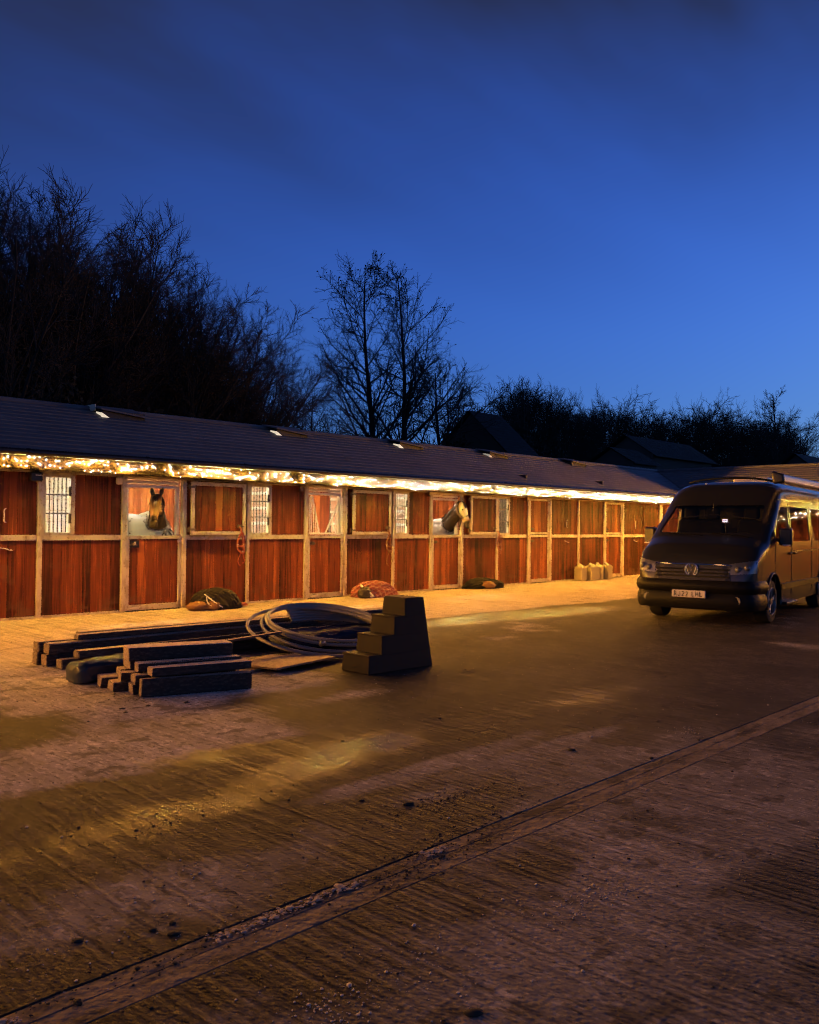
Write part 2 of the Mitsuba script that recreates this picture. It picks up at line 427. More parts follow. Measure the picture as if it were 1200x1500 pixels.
    def stall(self, s0, s1, kind, depth=3.55):
        b = self.part('back_wall', 'm_dark', [(s0, s1, -depth - .06, -depth - .03, 0, 3.0, 0)])
        self.planks(b, s0 + .05, s1 - .05, .05, 2.55, -depth, True, lo=.45, hi=1.0, w=.17)
        if kind == 'planks':
            mb = MB(self.M); r = self.rng
            for i in range(11): mb.box(s1 - .055, s1 - .03, -depth + .04 + i * .18, -depth + .04 + i * .18 + .177, .05, 2.55, .003, tone=r.uniform(.5, 1))
            kk = child(self.k, 'partition'); mb.build(kk, 'm_plank', uv=True); labels[kk] = {'kind': 'stuff'}
            self.part('shade_board', 'm_dark', [(s1 - .055, s1 - .03, -depth + 2.03, -.12, .05, 2.55)])  # dark sheet added so the window in front of it looks unlit
            self.part('partition_post', 'm_white', [(s1 - .10, s1 - .055, -depth + 1.97, -depth + 2.03, .0, 2.55)])
            return
        mb = MB(self.M)
        for i in range(12):
            mb.box(s1 - .055, s1 - .03, -depth + .04, -.12, .05 + i * .21, .05 + i * .21 + .205, .006)
        mb.build(child(self.k, 'partition'), kind)
        if kind == 'm_pink':
            self.part('partition_rail', 'm_white', [(s1 - .075, s1 - .055, -depth + .04, -.12, z, z + .06) for z in (1.5, 1.82, 2.14)])


def fairy_string(key, M, s0, s1, z, n, seed, per_m, label):
    rng = np.random.default_rng(seed)
    tag(key, label, 'fairy lights')
    wires = MB(M); bulbs = MB(M)
    ico = trimesh.creation.icosahedron(); iv, jf = np.array(ico.vertices), np.array(ico.faces)
    L = s1 - s0
    for row in range(3):
        m = int(L * 7); ss = np.linspace(s0, s1, m)
        zz = z - .035 - .060 * row + .020 * np.sin(ss * 5.1 + row * 2) + rng.normal(0, .012, m)
        nn = n + .012 * np.sin(ss * 7 + row) + rng.normal(0, .006, m)
        line = np.stack([ss, nn, zz], -1)
        wires.tube(line, .0032, 4)
        k = int(L * per_m / 3); t = np.sort(rng.uniform(0, m - 1.001, k)); i = t.astype(int); w = (t - i)[:, None]
        c = line[i] * (1 - w) + line[i + 1] * w
        c += np.stack([rng.normal(0, .004, k), rng.normal(0, .012, k), -np.abs(rng.normal(.012, .018, k))], -1)
        r = BULB_R * rng.uniform(.8, 1.2, k)
        v = c[:, None] + iv[None] * r[:, None, None] * np.array([1, 1, 1.35]); f = jf[None] + (np.arange(k) * len(iv))[:, None, None]
        bulbs.add((v.reshape(-1, 3), f.reshape(-1, 3)))
    wires.build(child(key, 'wire'), 'm_dark')
    kb = child(key, 'bulb')
    bulbs.build(kb, 'm_white', emitter={'type': 'area', 'radiance': rgb(*[STRING * c for c in BULB_RGB])})
    scene[kb]['emitter']['sampling_weight'] = 14.0 if key == 'fairy_lights' else 6.0
    labels[kb] = {'kind': 'stuff'}


BULB_R, BULB_RGB = .0076, (4250., 1650., 155.0)

SB = tag('stable_block', 'long stable block of red brown planks in pale steel frames under a dark roof', 'stable')
st = Stable(SB, MAIN, 5)
# posts: along the front, in metres
for s, w in ((1.75, .075), (3.15, .09), (5.545, .075), (6.955, .085), (9.47, .06), (10.885, .09), (13.37, .065), (14.615, .085), (17.10, .065), (18.45, .085), (20.86, .07), (22.265, .08), (25.73, .20)):
    st.post(s, w)
for s in (4.27, 8.10, 11.94, 15.72, 19.455, 23.33): st.post(s, .085, name='door_jamb')
for a in np.arange(-11.9, -1, 3.81):
    st.post(a, .085); st.post(a + 1.2, .085); st.post(a + 2.5, .075); st.door(a + .045, a + 1.155, joined=True, upper=True)
    st.bay(a + 1.245, a + 2.46, joined=True); st.bay(a + 2.54, a + 3.77, joined=True)
st.bay(-.42, 1.71, joined=True); st.bay(1.79, 3.10, joined=True)
st.door(3.20, 4.22, joined=True, upper=True)
st.bay(4.315, 5.505, hooks=True, lo=.0, hi=.62)
st.bay(5.585, 6.91, window=True, lo=.0, hi=.75)
for a, b in ((7.0, 8.055), (10.935, 11.895), (14.66, 15.675)):
    st.door(a, b, lo=.35)
    st.lining(a, b)
for a, b in ((8.145, 9.44), (11.985, 13.335), (15.765, 17.065)): st.bay(a, b, lo=.05, hi=.8)
for a, b in ((8.19, 9.36), (12.08, 13.22), (15.95, 17.0)): st.leaf(a, b)
for a, b in ((9.50, 10.84), (13.405, 14.57), (17.135, 18.405)): st.bay(a, b, window=True, lo=.1, hi=.95)
st.door(18.495, 19.41, upper=True, lo=.55)
st.bay(19.50, 20.825, hooks=True, lo=.0, hi=.4); st.bay(20.895, 22.225, lo=.0, hi=.4)
st.door(22.31, 23.285, upper=True, lo=.0)
st.bay(23.375, 24.60, hooks=True, lo=.0, hi=.25); st.bay(24.62, 25.63, lo=.0, hi=.25); st.bay(25.83, 27.40, lo=.0, hi=.25)
st.part('wall_plate', 'm_brown', [(-11.9, 27.42, -.06, .018, 2.40, 2.60)])
for k_, (s0, s1) in enumerate(((3.15, 6.955), (6.955, 10.885), (10.885, 14.615), (14.615, 18.45))):
    st.stall(s0, s1, 'm_cream' if k_ in (0,) else 'm_pink' if k_ < 3 else 'planks')
st.part('floor', 'm_soil', [(-11.9, 27.4, -3.7, -.03, -.10, .006, 0)])
st.part('rear_wall', 'm_dark', [(-11.9, 27.4, -3.80, -3.72, 0, 2.6, 0)])
st.part('end_wall', 'm_dark', [(-11.98, -11.90, -3.8, 0, 0, 2.6, 0)])
for s in (18.45, 22.27): st.part('partition', 'm_dark', [(s - .03, s + .03, -3.7, -.06, 0, 2.9, 0)])

# roofs: courses of tile-effect sheet, each lapping a step over the one below
EAVE_N, EAVE_Z, RIDGE_N, RIDGE_Z = .42, 2.585, -2.15, 3.655


def roof(S, s0, s1, mitre, ncourse=13):
    """S's roof from s0 to s1; mitre +1: its s1 end runs back along a valley"""
    mb = MB(S.M)
    slope = (RIDGE_Z - EAVE_Z) / (EAVE_N - RIDGE_N); rng = np.random.default_rng(3)
    for side in (0, 1):
        k = ncourse
        for i in range(k):
            a, b = i / k, (i + 1) / k + .012
            if side == 0: na, nb = EAVE_N + (RIDGE_N - EAVE_N) * a, EAVE_N + (RIDGE_N - EAVE_N) * min(b, 1)
            else: na, nb = RIDGE_N - (EAVE_N - RIDGE_N) * .74 * (1 - a), RIDGE_N - (EAVE_N - RIDGE_N) * .74 * max(1 - b, 0)
            za = RIDGE_Z - slope * abs(na - RIDGE_N) + .022; zb = RIDGE_Z - slope * abs(nb - RIDGE_N) + .004
            m = 130; ss = np.linspace(0, 1, m)
            def pts(n, z, dz):
                e = s1 - (n - EAVE_N) * mitre if mitre else s1
                e = s1 + (EAVE_N - n) * mitre
                x = s0 + (e - s0) * ss
                w = (rng.random(m) - .5) * .004
                return np.stack([x, x * 0 + n, x * 0 + z + w + dz], -1)
            A0, A1, B1, B0 = pts(na, za, -.024), pts(na, za, 0), pts(nb, zb, 0), pts(nb, zb, -.03)
            v = np.vstack([A0, A1, B1, B0]); j = np.arange(m - 1); f = []
            for q in range(4):
                p0, p1 = q * m, ((q + 1) % 4) * m
                f += [np.stack([p0 + j, p0 + j + 1, p1 + j + 1], 1), np.stack([p0 + j, p1 + j + 1, p1 + j], 1)]
            mb.add((v, np.vstack(f)))
    key = child(S.k, 'roof'); mb.build(key, 'm_roof')
    tile = labels.setdefault(key, {}); tile['kind'] = 'stuff'
    e = s1 + (EAVE_N - RIDGE_N) * mitre
    r = MB(S.M); r.tube([(s0, RIDGE_N, RIDGE_Z + .0), (e, RIDGE_N, RIDGE_Z + .0)], .07, 8); r.build(child(S.k, 'ridge_cap'), 'm_roof')
    return slope


SLOPE = roof(st, -12.2, 26.98, 1)
for i, s in enumerate(np.arange(-12.4, 26.6, 1.95)):
    S0, S1 = s, min(s + 1.945, 26.95)
    mb = MB(MAIN)
    mb.tube([(S0, EAVE_N + .055, EAVE_Z - .03), (S1, EAVE_N + .055, EAVE_Z - .03)], .052, 12)
    mb.tube([(S0, EAVE_N + .055, EAVE_Z - .03), (S0 + .05, EAVE_N + .055, EAVE_Z - .03)], .060, 12)
    mb.build(child(SB, 'gutter'), 'm_black', 40)
st.part('fascia', 'm_fascia', [(-12.1, 26.98, EAVE_N - .055, EAVE_N - .03, EAVE_Z - .285, EAVE_Z - .0)])
st.part('soffit', 'm_fascia', [(-12.1, 26.98, .0, EAVE_N - .058, EAVE_Z - .02, EAVE_Z + .0)])
# ridge vents: a low closed box; a glowing patch stands in for stall light
for i, s in enumerate((7.80, 11.85, 15.72, 19.35, 23.55)):
    k = child(SB, 'roof_vent')
    n = RIDGE_N + .33; z = RIDGE_Z - SLOPE * .33
    W = .46
    mb = MB(MAIN)
    mb.box(s - W + .05, s + W, n - .30, n + .10, z - .10, z + .10); mb.build(k, 'm_dark')
    v = np.array([[s - W, n - .40, z + .24], [s + W, n - .40, z + .24], [s + W + .06, n + .20, z + .035], [s - W, n + .16, z + .13]], float)
    v = np.vstack([v, v - [0, 0, .03]]) @ MAIN[:3, :3].T + MAIN[:3, 3]
    put(child(k, 'lid'), (v, np.array([[0, 1, 2], [0, 2, 3], [4, 6, 5], [4, 7, 6], [0, 4, 5], [0, 5, 1], [1, 5, 6], [1, 6, 2], [2, 6, 7], [2, 7, 3], [3, 7, 4], [3, 4, 0]])), 'm_roof')
    if i < 3 or i == 3:
        g = .7 if i < 3 else .25
        def wp(pts): return np.array(pts) @ MAIN[:3, :3].T + MAIN[:3, 3]
        e = wp([[s - W + .043, n - .14, z + .09], [s - W + .043, n - .14, z + .0], [s - W + .043, n + .104, z - .06], [s - W + .043, n + .104, z + .05]])
        f_ = wp([[s - W + .043, n + .104, z - .06], [s - W + .22, n + .104, z - .05], [s - W + .043, n + .104, z + .05]])
        ef, ff_ = np.array([[0, 1, 2], [0, 2, 3]]), np.array([[4, 5, 6]])
        if np.cross(e[1] - e[0], e[2] - e[0])[0] > 0: ef = ef[:, ::-1]
        if np.cross(f_[1] - f_[0], f_[2] - f_[0])[1] > 0: ff_ = ff_[:, ::-1]
        put(child(k, 'glow_patch'), (np.vstack([e, f_]), np.vstack([ef, ff_])), 'm_white', emitter={'type': 'area', 'radiance': rgb(1.05 * g * DIM, .88 * g * DIM, .6 * g * DIM), 'sampling_weight': .05})
    if i == 0:
        mb = MB(MAIN); mb.box(s - W - .02, s - W + .0, n - .40, n - .05, z + .10, z + .22); mb.build(child(k, 'end_board'), 'm_cream')
# stall lamps, on inside the four stalls whose windows glow
for k_, s in enumerate((5.05, 8.9, 12.75, 16.2)):
    L = thing('stall_lamp', ('strip lamp inside the leftmost stall behind the wide barred window', 'strip lamp above the stall of the bay horse', 'strip lamp above the stall with the white grille', 'strip lamp above the stall of the golden faced horse')[k_], 'lamp')
    mb = MB(MAIN); mb.box(s - .62, s + .62, -1.60, -1.50, 2.66, 2.72); mb.build(child(L, 'housing'), 'm_white')
    mb = MB(MAIN); mb.box(s - .6, s + .6, -1.59, -1.51, 2.615, 2.655)
    pw = (5.5, 5.5, 5.5, 4.2)[k_] * DIM
    mb.build(child(L, 'tube'), 'm_white', emitter={'type': 'area', 'radiance': rgb(270 * pw, 185 * pw, 88 * pw), 'sampling_weight': 1.6})

# the wing at the far end, its front facing back down the yard
SW = tag('stable_wing', 'dark far stable wing behind the van at the right end of the yard', 'stable')
sw = Stable(SW, WING, 8)
for s in (.6, 2.0, 3.2, 4.6, 6.0, 7.2, 8.6, 10.0, 11.2, 12.6, 14.0, 15.2, 16.6, 18.0): sw.post(s, .08)
e_ = [.06, .6, 2.0, 3.2, 4.6, 6.0, 7.2, 8.6, 10.0, 11.2, 12.6, 14.0, 15.2, 16.6, 18.0]
for a, b in zip(e_[:-1], e_[1:]):
    sw.bay(a + .04, b - .04, joined=True, lo=.2)
sw.part('wall_plate', 'm_brown', [(.0, 18, -.06, .018, 2.40, 2.60)])
sw.part('rear_wall', 'm_dark', [(-6, 18, -5.0, -4.9, 0, 2.6, 0)]); sw.part('end_wall', 'm_dark', [(18.04, 18.1, -4.9, 0, 0, 2.6, 0)])
# wing roof: its low end runs from the valley; the far slope closes it
def wing_roof():
    mb = MB(WING); k = 13
    for side in (0, 1):
        for i in range(k):
            a, b = i / k, min((i + 1) / k + .012, 1)
            f_ = 1 if side == 0 else .95
            na = EAVE_N + (RIDGE_N - EAVE_N) * a if side == 0 else 2 * RIDGE_N - (EAVE_N + (RIDGE_N - EAVE_N) * a)
            nb = EAVE_N + (RIDGE_N - EAVE_N) * b if side == 0 else 2 * RIDGE_N - (EAVE_N + (RIDGE_N - EAVE_N) * b)
            za, zb = EAVE_Z + (RIDGE_Z - EAVE_Z) * a + .022, EAVE_Z + (RIDGE_Z - EAVE_Z) * b + .004
            sa = EAVE_N - (EAVE_N - na) if side == 0 else -6.0
            sb_ = EAVE_N - (EAVE_N - nb) if side == 0 else -6.0
            v = np.array([[sa, na, za - .024], [18.3, na, za - .024], [18.3, na, za], [sa, na, za], [sb_, nb, zb], [18.3, nb, zb], [18.3, nb, zb - .03], [sb_, nb, zb - .03]])
            mb.add((v, np.array([[0, 1, 2], [0, 2, 3], [3, 2, 5], [3, 5, 4], [4, 5, 6], [4, 6, 7]])))
    key = child(SW, 'roof'); mb.build(key, 'm_roof'); labels[key] = {'kind': 'stuff'}
    r = MB(WING); r.tube([(-2.2, RIDGE_N, RIDGE_Z), (18.3, RIDGE_N, RIDGE_Z)], .07, 8); r.build(child(SW, 'ridge_cap'), 'm_roof')
wing_roof()
mb = MB(WING); mb.tube([(.5, EAVE_N + .055, EAVE_Z - .03), (18.2, EAVE_N + .055, EAVE_Z - .03)], .052, 12); mb.build(child(SW, 'gutter'), 'm_black', 40)
sw.part('fascia', 'm_fascia', [(.45, 18.2, EAVE_N - .055, EAVE_N - .03, EAVE_Z - .285, EAVE_Z)])
sw.part('soffit', 'm_fascia', [(.02, 18.2, .0, EAVE_N - .058, EAVE_Z - .02, EAVE_Z)])

fairy_string('fairy_lights', MAIN, -11.9, 26.95, EAVE_Z - .070, EAVE_N + .03, 21, 30, 'bunched golden fairy lights hung under the gutter along the whole stable front')
fairy_string('fairy_lights_001', WING, .5, 17.8, EAVE_Z - .070, EAVE_N + .03, 22, 26, 'golden fairy lights on the far wing, seen mirrored in the side windows of the van')

# ------------------------------------------------------------------ things on the stable front
def world(s, n, z): return np.array([s, YW - n, z])

# black sign box at the top of the post, with a row of pale marks too small to read
k = thing('sign_box', 'small black box with a pale row of marks, high on the leftmost post', 'box')
mb = MB(MAIN); mb.box(5.36, 5.545, .045, .12, 2.14, 2.285, .012); mb.box(5.44, 5.50, .05, .10, 2.285, 2.34, .006); mb.build(child(k, 'case'), 'm_black')
mb = MB(MAIN)
for i in range(7): mb.box(5.43 + .015 * i, 5.44 + .015 * i, .12, .122, 2.225 + .004 * (i % 2), 2.243, 0)
mb.build(child(k, 'marks'), 'm_white')
for i, (s, z) in enumerate(((6.84, 2.21), (10.72, 2.23), (14.52, 2.25), (18.33, 2.25))):
    k = thing('junction_box', 'pale square junction box at the top of the post beside ' + ('the bay horse', 'the white grille', 'the golden faced horse', 'the first closed door')[i], 'box')
    mb = MB(MAIN); mb.box(s - .05, s + .05, .03, .085, z - .06, z + .06, .012); mb.build(child(k, 'case'), 'm_cream' if i == 0 else 'm_brown')
    mb = MB(MAIN); mb.tube([(s, .05, z + .06), (s, .04, z + .2)], .01, 6); mb.build(child(k, 'conduit'), 'm_cream')
# black latch plate of the bay horse's door
k = thing('latch_plate', 'black square plate with a pale slot at the top left of the bay horse door', 'plate')
mb = MB(MAIN); mb.box(7.075, 7.235, .008, .03, 1.085, 1.21, .01); mb.build(child(k, 'plate'), 'm_black')
mb = MB(MAIN); mb.box(7.145, 7.165, .03, .038, 1.125, 1.185, .004); mb.build(child(k, 'slot'), 'm_white')

# the white grille in the second doorway: a V with bars either side
k = thing('stall_grille', 'white tubular V shaped grille filling the open upper half of the second doorway', 'grille')
def gt(pts, r=.013): return MB(MAIN).tube(pts, r, 8)
s0, s1, nb = 10.985, 11.85, .012
VL, VR = (11.24, 1.335), (11.40, 1.335)
gt(np.vstack([curve([(s0 + .00, nb, 2.02), (s0 + .015, nb, 2.075), (s0 + .05, nb, 2.08), (s0 + .075, nb, 2.02)], 12), [(VL[0], nb, VL[1])]]), .017).build(child(k, 'v_tube'), 'm_white', True)
gt(np.vstack([curve([(s1 - .00, nb, 2.02), (s1 - .015, nb, 2.075), (s1 - .05, nb, 2.08), (s1 - .08, nb, 2.02)], 12), [(VR[0], nb, VR[1])]]), .017).build(child(k, 'v_tube'), 'm_white', True)
MB(MAIN).box(s0 - .02, s1 + .02, nb - .02, nb + .02, 1.308, 1.345, .006).build(child(k, 'bottom_rail'), 'm_white')
for s in (s0, s1): gt([(s, nb, 1.34), (s, nb, 2.02)], .015).build(child(k, 'side_tube'), 'm_white')
for i in range(4):
    for a, b, lean in ((s0, VL[0], 1), (s1, VR[0], -1)):
        t = (i + 1) / 5.2; s = a + (b - a) * t
        top = 1.335 + (2.0 - 1.335) * (1 - (t - .30 * (1 - t)) / 1.0) * .98
        gt([(s, nb, 1.34), (s, nb, min(top, 2.03))], .008).build(child(k, 'bar'), 'm_white')


def strap(mb, pts, w=.012, n=16): mb.tube(curve(pts, n), w, 6)
scene['m_strap_red'] = pr((.30, .07, .045), .7); scene['m_strap_tan'] = pr((.17, .085, .04), .6); scene['m_strap_rose'] = pr((.26, .11, .09), .7)
for s, m, lab, z0, drop in ((9.20, 'm_strap_red', 'red rope headcollar hanging from the first folded back top door', 1.40, .62), (13.08, 'm_strap_tan', 'brown leather headcollar hanging from the second folded back top door', 1.36, .70), (16.98, 'm_strap_rose', 'faded pink headcollar hanging beside the window right of the golden faced horse', 1.34, .52)):
    k = thing('headcollar', lab, 'headcollar', 'headcollars hanging on the front')
    n = .15; c = np.array([s, n, z0]); rr = np.random.default_rng(int(s * 10))
    mb = MB(MAIN)
    strap(mb, [c + [0, -.02, .05], c + [.02, .02, .0], c + [-.03, .03, -.14], c + [-.07, .03, -.30], c + [-.04, .06, -.40], c + [.05, .06, -.40], c + [.07, .03, -.30], c + [.04, .03, -.14], c + [0, .02, .02]], .016, 40)
    strap(mb, [c + [-.075, .03, -.28], c + [-.02, .085, -.31], c + [.05, .07, -.29], c + [.075, .03, -.27]], .016)
    strap(mb, [c + [-.045, .06, -.39], c + [.01, .09, -.43], c + [.05, .06, -.39]], .022)
    mb.build(child(k, 'strap'), m, True)
    mb = MB(MAIN)
    strap(mb, [c + [.0, .06, -.42], c + [-.05, .05, -.52], c + [-.06, .05, -drop], c + [-.02, .06, -drop - .04]], .009, 20)
    strap(mb, [c + [.03, .05, -.05], c + [.07, .03, -.3], c + [.05, .05, -.50], c + [.075, .05, -drop + .02], c + [.03, .05, -drop]], .010, 24)
    mb.build(child(k, 'lead_rope'), m, True)
    mb = MB(MAIN)
    for d in ((-.07, .05, -.29), (.07, .05, -.29), (0, .09, -.42)):
        p = c + d; mb.tube([p + .022 * np.array([math.cos(t), .0, math.sin(t)]) for t in np.linspace(0, 2 * PI, 13)], .006, 6)
    mb.build(child(k, 'ring'), 'm_zinc', True)


def rug(key, c, size, seed, bsdf, rot=0., lump=.16):
    """a rug dropped in a heap: folds over a low mound, creased where it was thrown"""
    m = trimesh.creation.icosphere(subdivisions=5); v = np.array(m.vertices)
    z = np.clip(v[:, 2], -.25, 1); v[:, 2] = z
    r = np.random.default_rng(seed); o = r.uniform(0, 50, 3)
    f = meshkit.fbm(v * np.array([1.6, 2.4, 1.6]) + o, 4, seed) - .5
    fold = np.abs(((v[:, 0] * 1.1 + v[:, 1] * 1.7 + v[:, 2] * .8 + 1.6 * meshkit.fbm(v * 1.3 + o, 3, seed + 1)) * 2.2) % 1 - .5)
    v = v * (1 + 2.2 * lump * f[:, None] + .20 * (fold[:, None] - .25))
    v *= np.array(size) / 2
    v[:, 2] = np.maximum(v[:, 2] + .04, .004) * np.where(v[:, 2] > 0, 1, 1)
    spread = 1 + .16 * np.exp(-v[:, 2] / .06) * (meshkit.noise(v * 9 + o, seed) - .2)
    v[:, :2] *= spread[:, None]
    M = Rz(rot, c); v = v @ M[:3, :3].T + M[:3, 3]
    put(child(key, 'cloth'), (v, m.faces), bsdf, True)
    return M


def plaid(p, n, uv):
    u, w = p.x * .93 + p.y * .36 + .25 * p.z, p.y * .5 - p.x * .34 + p.z * .95
    def line(a, per, wd): return smoothstep(wd, wd * .5, dr.abs((a / per - dr.floor(a / per)) - .5) * per)
    L = dr.maximum(line(u, .095, .008), line(w, .085, .008)); D = dr.maximum(line(u + .04, .095, .014), line(w + .035, .085, .014))
    return mix(mix((.24, .065, .058), (.13, .032, .034), .6 * D), (.42, .29, .26), .75 * L)


scene['m_plaid'] = pr(proc(plaid), .85)
scene['m_rug_dark'] = pr((.013, .013, .016), .8, specular=.2)
scene['m_rug_black'] = pr((.009, .0095, .011), .8, specular=.2)
k = thing('rug', 'folded dark grey rug with pale straps heaped by the first folded back door', 'rug')
M = rug(k, (8.50, 13.02, 0), (.88, .62, .62), 4, 'm_rug_dark', -.35, .13)
mb = MB(M); strap(mb, [(-.26, -.30, .28), (-.16, -.34, .20), (-.06, -.36, .12), (.05, -.34, .05)], .012); strap(mb, [(-.22, -.32, .24), (-.20, -.36, .12), (-.05, -.37, .07)], .010); mb.build(child(k, 'strap'), 'm_white', True)
mb = MB(M)
for q in range(2):
    mm = trimesh.creation.icosphere(subdivisions=3); v = np.array(mm.vertices) * (1 + .5 * (meshkit.fbm(np.array(mm.vertices) * 2.3 + q * 9, 3, q) - .5))[:, None] * [.20 - .06 * q, .13, .085]; mb.add((v + [-.36 + .25 * q, -.27, .07], mm.faces))
mb.build(child(k, 'lining'), 'm_strap_tan', True)
k = thing('bundle', 'small crumpled red cloth at the right end of the dark rug', 'cloth')
rug(k, (8.98, 12.94, 0), (.30, .18, .10), 9, 'm_strap_red', .1)
k = thing('rug', 'red plaid rug with pale trim heaped by the second folded back door', 'rug')
M = rug(k, (12.42, 13.05, 0), (1.0, .62, .58), 7, 'm_plaid', -.3, .10)
mb = MB(M); strap(mb, [(-.40, -.20, .27), (-.36, -.29, .18), (-.30, -.33, .08), (-.2, -.34, .02)], .02); strap(mb, [(-.34, -.28, .22), (-.26, -.34, .12), (-.16, -.35, .03)], .018); mb.build(child(k, 'trim'), 'm_white', True)
mm = trimesh.creation.icosphere(subdivisions=3); v = np.array(mm.vertices) * (1 + .5 * (meshkit.fbm(np.array(mm.vertices) * 2 + 3, 3, 2) - .5))[:, None] * [.15, .12, .14]
put(child(k, 'lining'), ((v + [-.34, -.26, .10]) @ M[:3, :3].T + M[:3, 3], mm.faces), 'm_dark', True)
k = thing('rug', 'flat black rug heaped under the golden faced horse', 'rug')
M = rug(k, (16.20, 13.12, 0), (1.15, .55, .42), 12, 'm_rug_black', -.2, .15)
mm = trimesh.creation.icosphere(subdivisions=3); v = np.array(mm.vertices) * (1 + .5 * (meshkit.fbm(np.array(mm.vertices) * 2 + 8, 3, 2) - .5))[:, None] * [.20, .12, .10]
put(child(k, 'lining'), ((v + [-.05, -.24, .09]) @ M[:3, :3].T + M[:3, 3], mm.faces), 'm_strap_tan', True)

# plastic jerrycans
scene['m_can'] = pr((.27, .24, .165), .5)
for i, (x, y, a, lab) in enumerate(((20.62, 13.20, .05, 'pale plastic jerrycan standing apart, leftmost of the four'), (21.12, 13.14, -.1, 'broad pale plastic jerrycan, second from the left of the four'), (21.62, 13.24, .3, 'pale plastic jerrycan third from the left, partly hidden'), (21.98, 13.18, .1, 'pale plastic jerrycan at the right end of the four'))):
    k = thing('jerrycan', lab, 'jerrycan', 'jerrycans by the wall')
    w, d, h = (.15, .13, .37) if i != 1 else (.19, .14, .37)
    b = Manifold.batch_hull([sph((sx * (w - .03), sy * (d - .03), z), .03, 16) for sx in (-1, 1) for sy in (-1, 1) for z in (.03, h)] + [sph((sx * w * .35 - .03, 0, h + .07), .03, 16) for sx in (-1, 1)])
    b = b - Manifold.cylinder(1, .035, .035, 16).rotate([90, 0, 0]).translate([.045, .5, h + .035])
    v, f = man(b); M = Rz(a, (x, y, 0))
    put(child(k, 'body'), (v @ M[:3, :3].T + M[:3, 3], f), 'm_can', 40)
    mb = MB(M); mb.tube([(-w * .45, 0, h + .05), (-w * .45, 0, h + .125)], .035, 14); mb.build(child(k, 'cap'), 'm_white' if i else 'm_cream', 40)

# ------------------------------------------------------------------ mounting block
scene['m_block'] = pr((.028, .024, .021), .65, specular=.15)
k = thing('mounting_block', 'black plastic mounting block with four steps in the yard', 'mounting block')
BA, BO = math.radians(-1.5), (5.86, 6.42, 0)
M = Rz(BA, BO); H = .185
mb = MB(M)
for i in range(4):
    z0, z1 = H * i, H * (i + 1)
    def hw(z): return .215 - .045 * z / .74
    x0, x1 = .19 * i + .006 * i, .90 - .19 * z1 / .74 * .42 if i == 3 else .90 - .08 * z0
    xb0, xb1 = .92 - .10 * z0 / .74, .92 - .10 * z1 / .74
    fx = .185 * i
    lo = [(fx, -hw(z0)), (xb0, -hw(z0)), (xb0, hw(z0)), (fx, hw(z0))]
    hi = [(fx + .012, -hw(z1)), (xb1, -hw(z1)), (xb1, hw(z1)), (fx + .012, hw(z1))]
    pts = [sph((x + (.012 if x < .5 else -.012), y - .012 * np.sign(y), z0 + .012 if i == 0 else z0), .012, 12) for x, y in lo] + [sph((x + (.012 if x < .5 else -.012), y - .012 * np.sign(y), z1 - .012), .012, 12) for x, y in hi]
    v, f = man(Manifold.batch_hull(pts)); v = v @ M[:3, :3].T + M[:3, 3]
    put(child(k, 'step'), (v, f), 'm_block', 30)
    t = MB(M); t.box(fx + .005, fx + .185, -hw(z1) - .004, hw(z1) + .004, z1 - .012, z1 + .004, .005); t.build(child(k, 'tread'), 'm_block')

# ------------------------------------------------------------------ timber
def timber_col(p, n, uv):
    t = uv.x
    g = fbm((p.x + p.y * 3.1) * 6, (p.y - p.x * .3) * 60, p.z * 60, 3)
    lit_face = dr.maximum(smoothstep(.6, .9, n.z), .62 * smoothstep(.6, .9, -n.x)) * (.35 + .65 * t)  # light painted in: tops and left ends pale, other sides near black
    return mix(mix((.020, .016, .013), (.060, .047, .036), g), mix((.34, .25, .19), (.74, .58, .46), g), dr.clip(lit_face + .25 * (g - .5), 0, 1))


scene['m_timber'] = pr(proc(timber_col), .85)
scene['m_timber_old'] = pr((.055, .045, .038), .85)


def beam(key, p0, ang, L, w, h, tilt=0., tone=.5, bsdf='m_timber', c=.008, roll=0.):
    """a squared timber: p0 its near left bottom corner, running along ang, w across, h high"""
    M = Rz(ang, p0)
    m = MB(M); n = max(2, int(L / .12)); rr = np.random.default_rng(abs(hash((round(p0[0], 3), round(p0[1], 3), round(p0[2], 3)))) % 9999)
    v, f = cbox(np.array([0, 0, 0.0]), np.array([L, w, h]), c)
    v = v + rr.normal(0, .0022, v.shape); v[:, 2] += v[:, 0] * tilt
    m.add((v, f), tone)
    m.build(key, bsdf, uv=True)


SA = math.radians(-15.5); ca, sa = math.cos(SA), math.sin(SA)
def S_(a, b, z): return (3.67 + a * ca - b * sa, 6.735 + a * sa + b * ca, z)
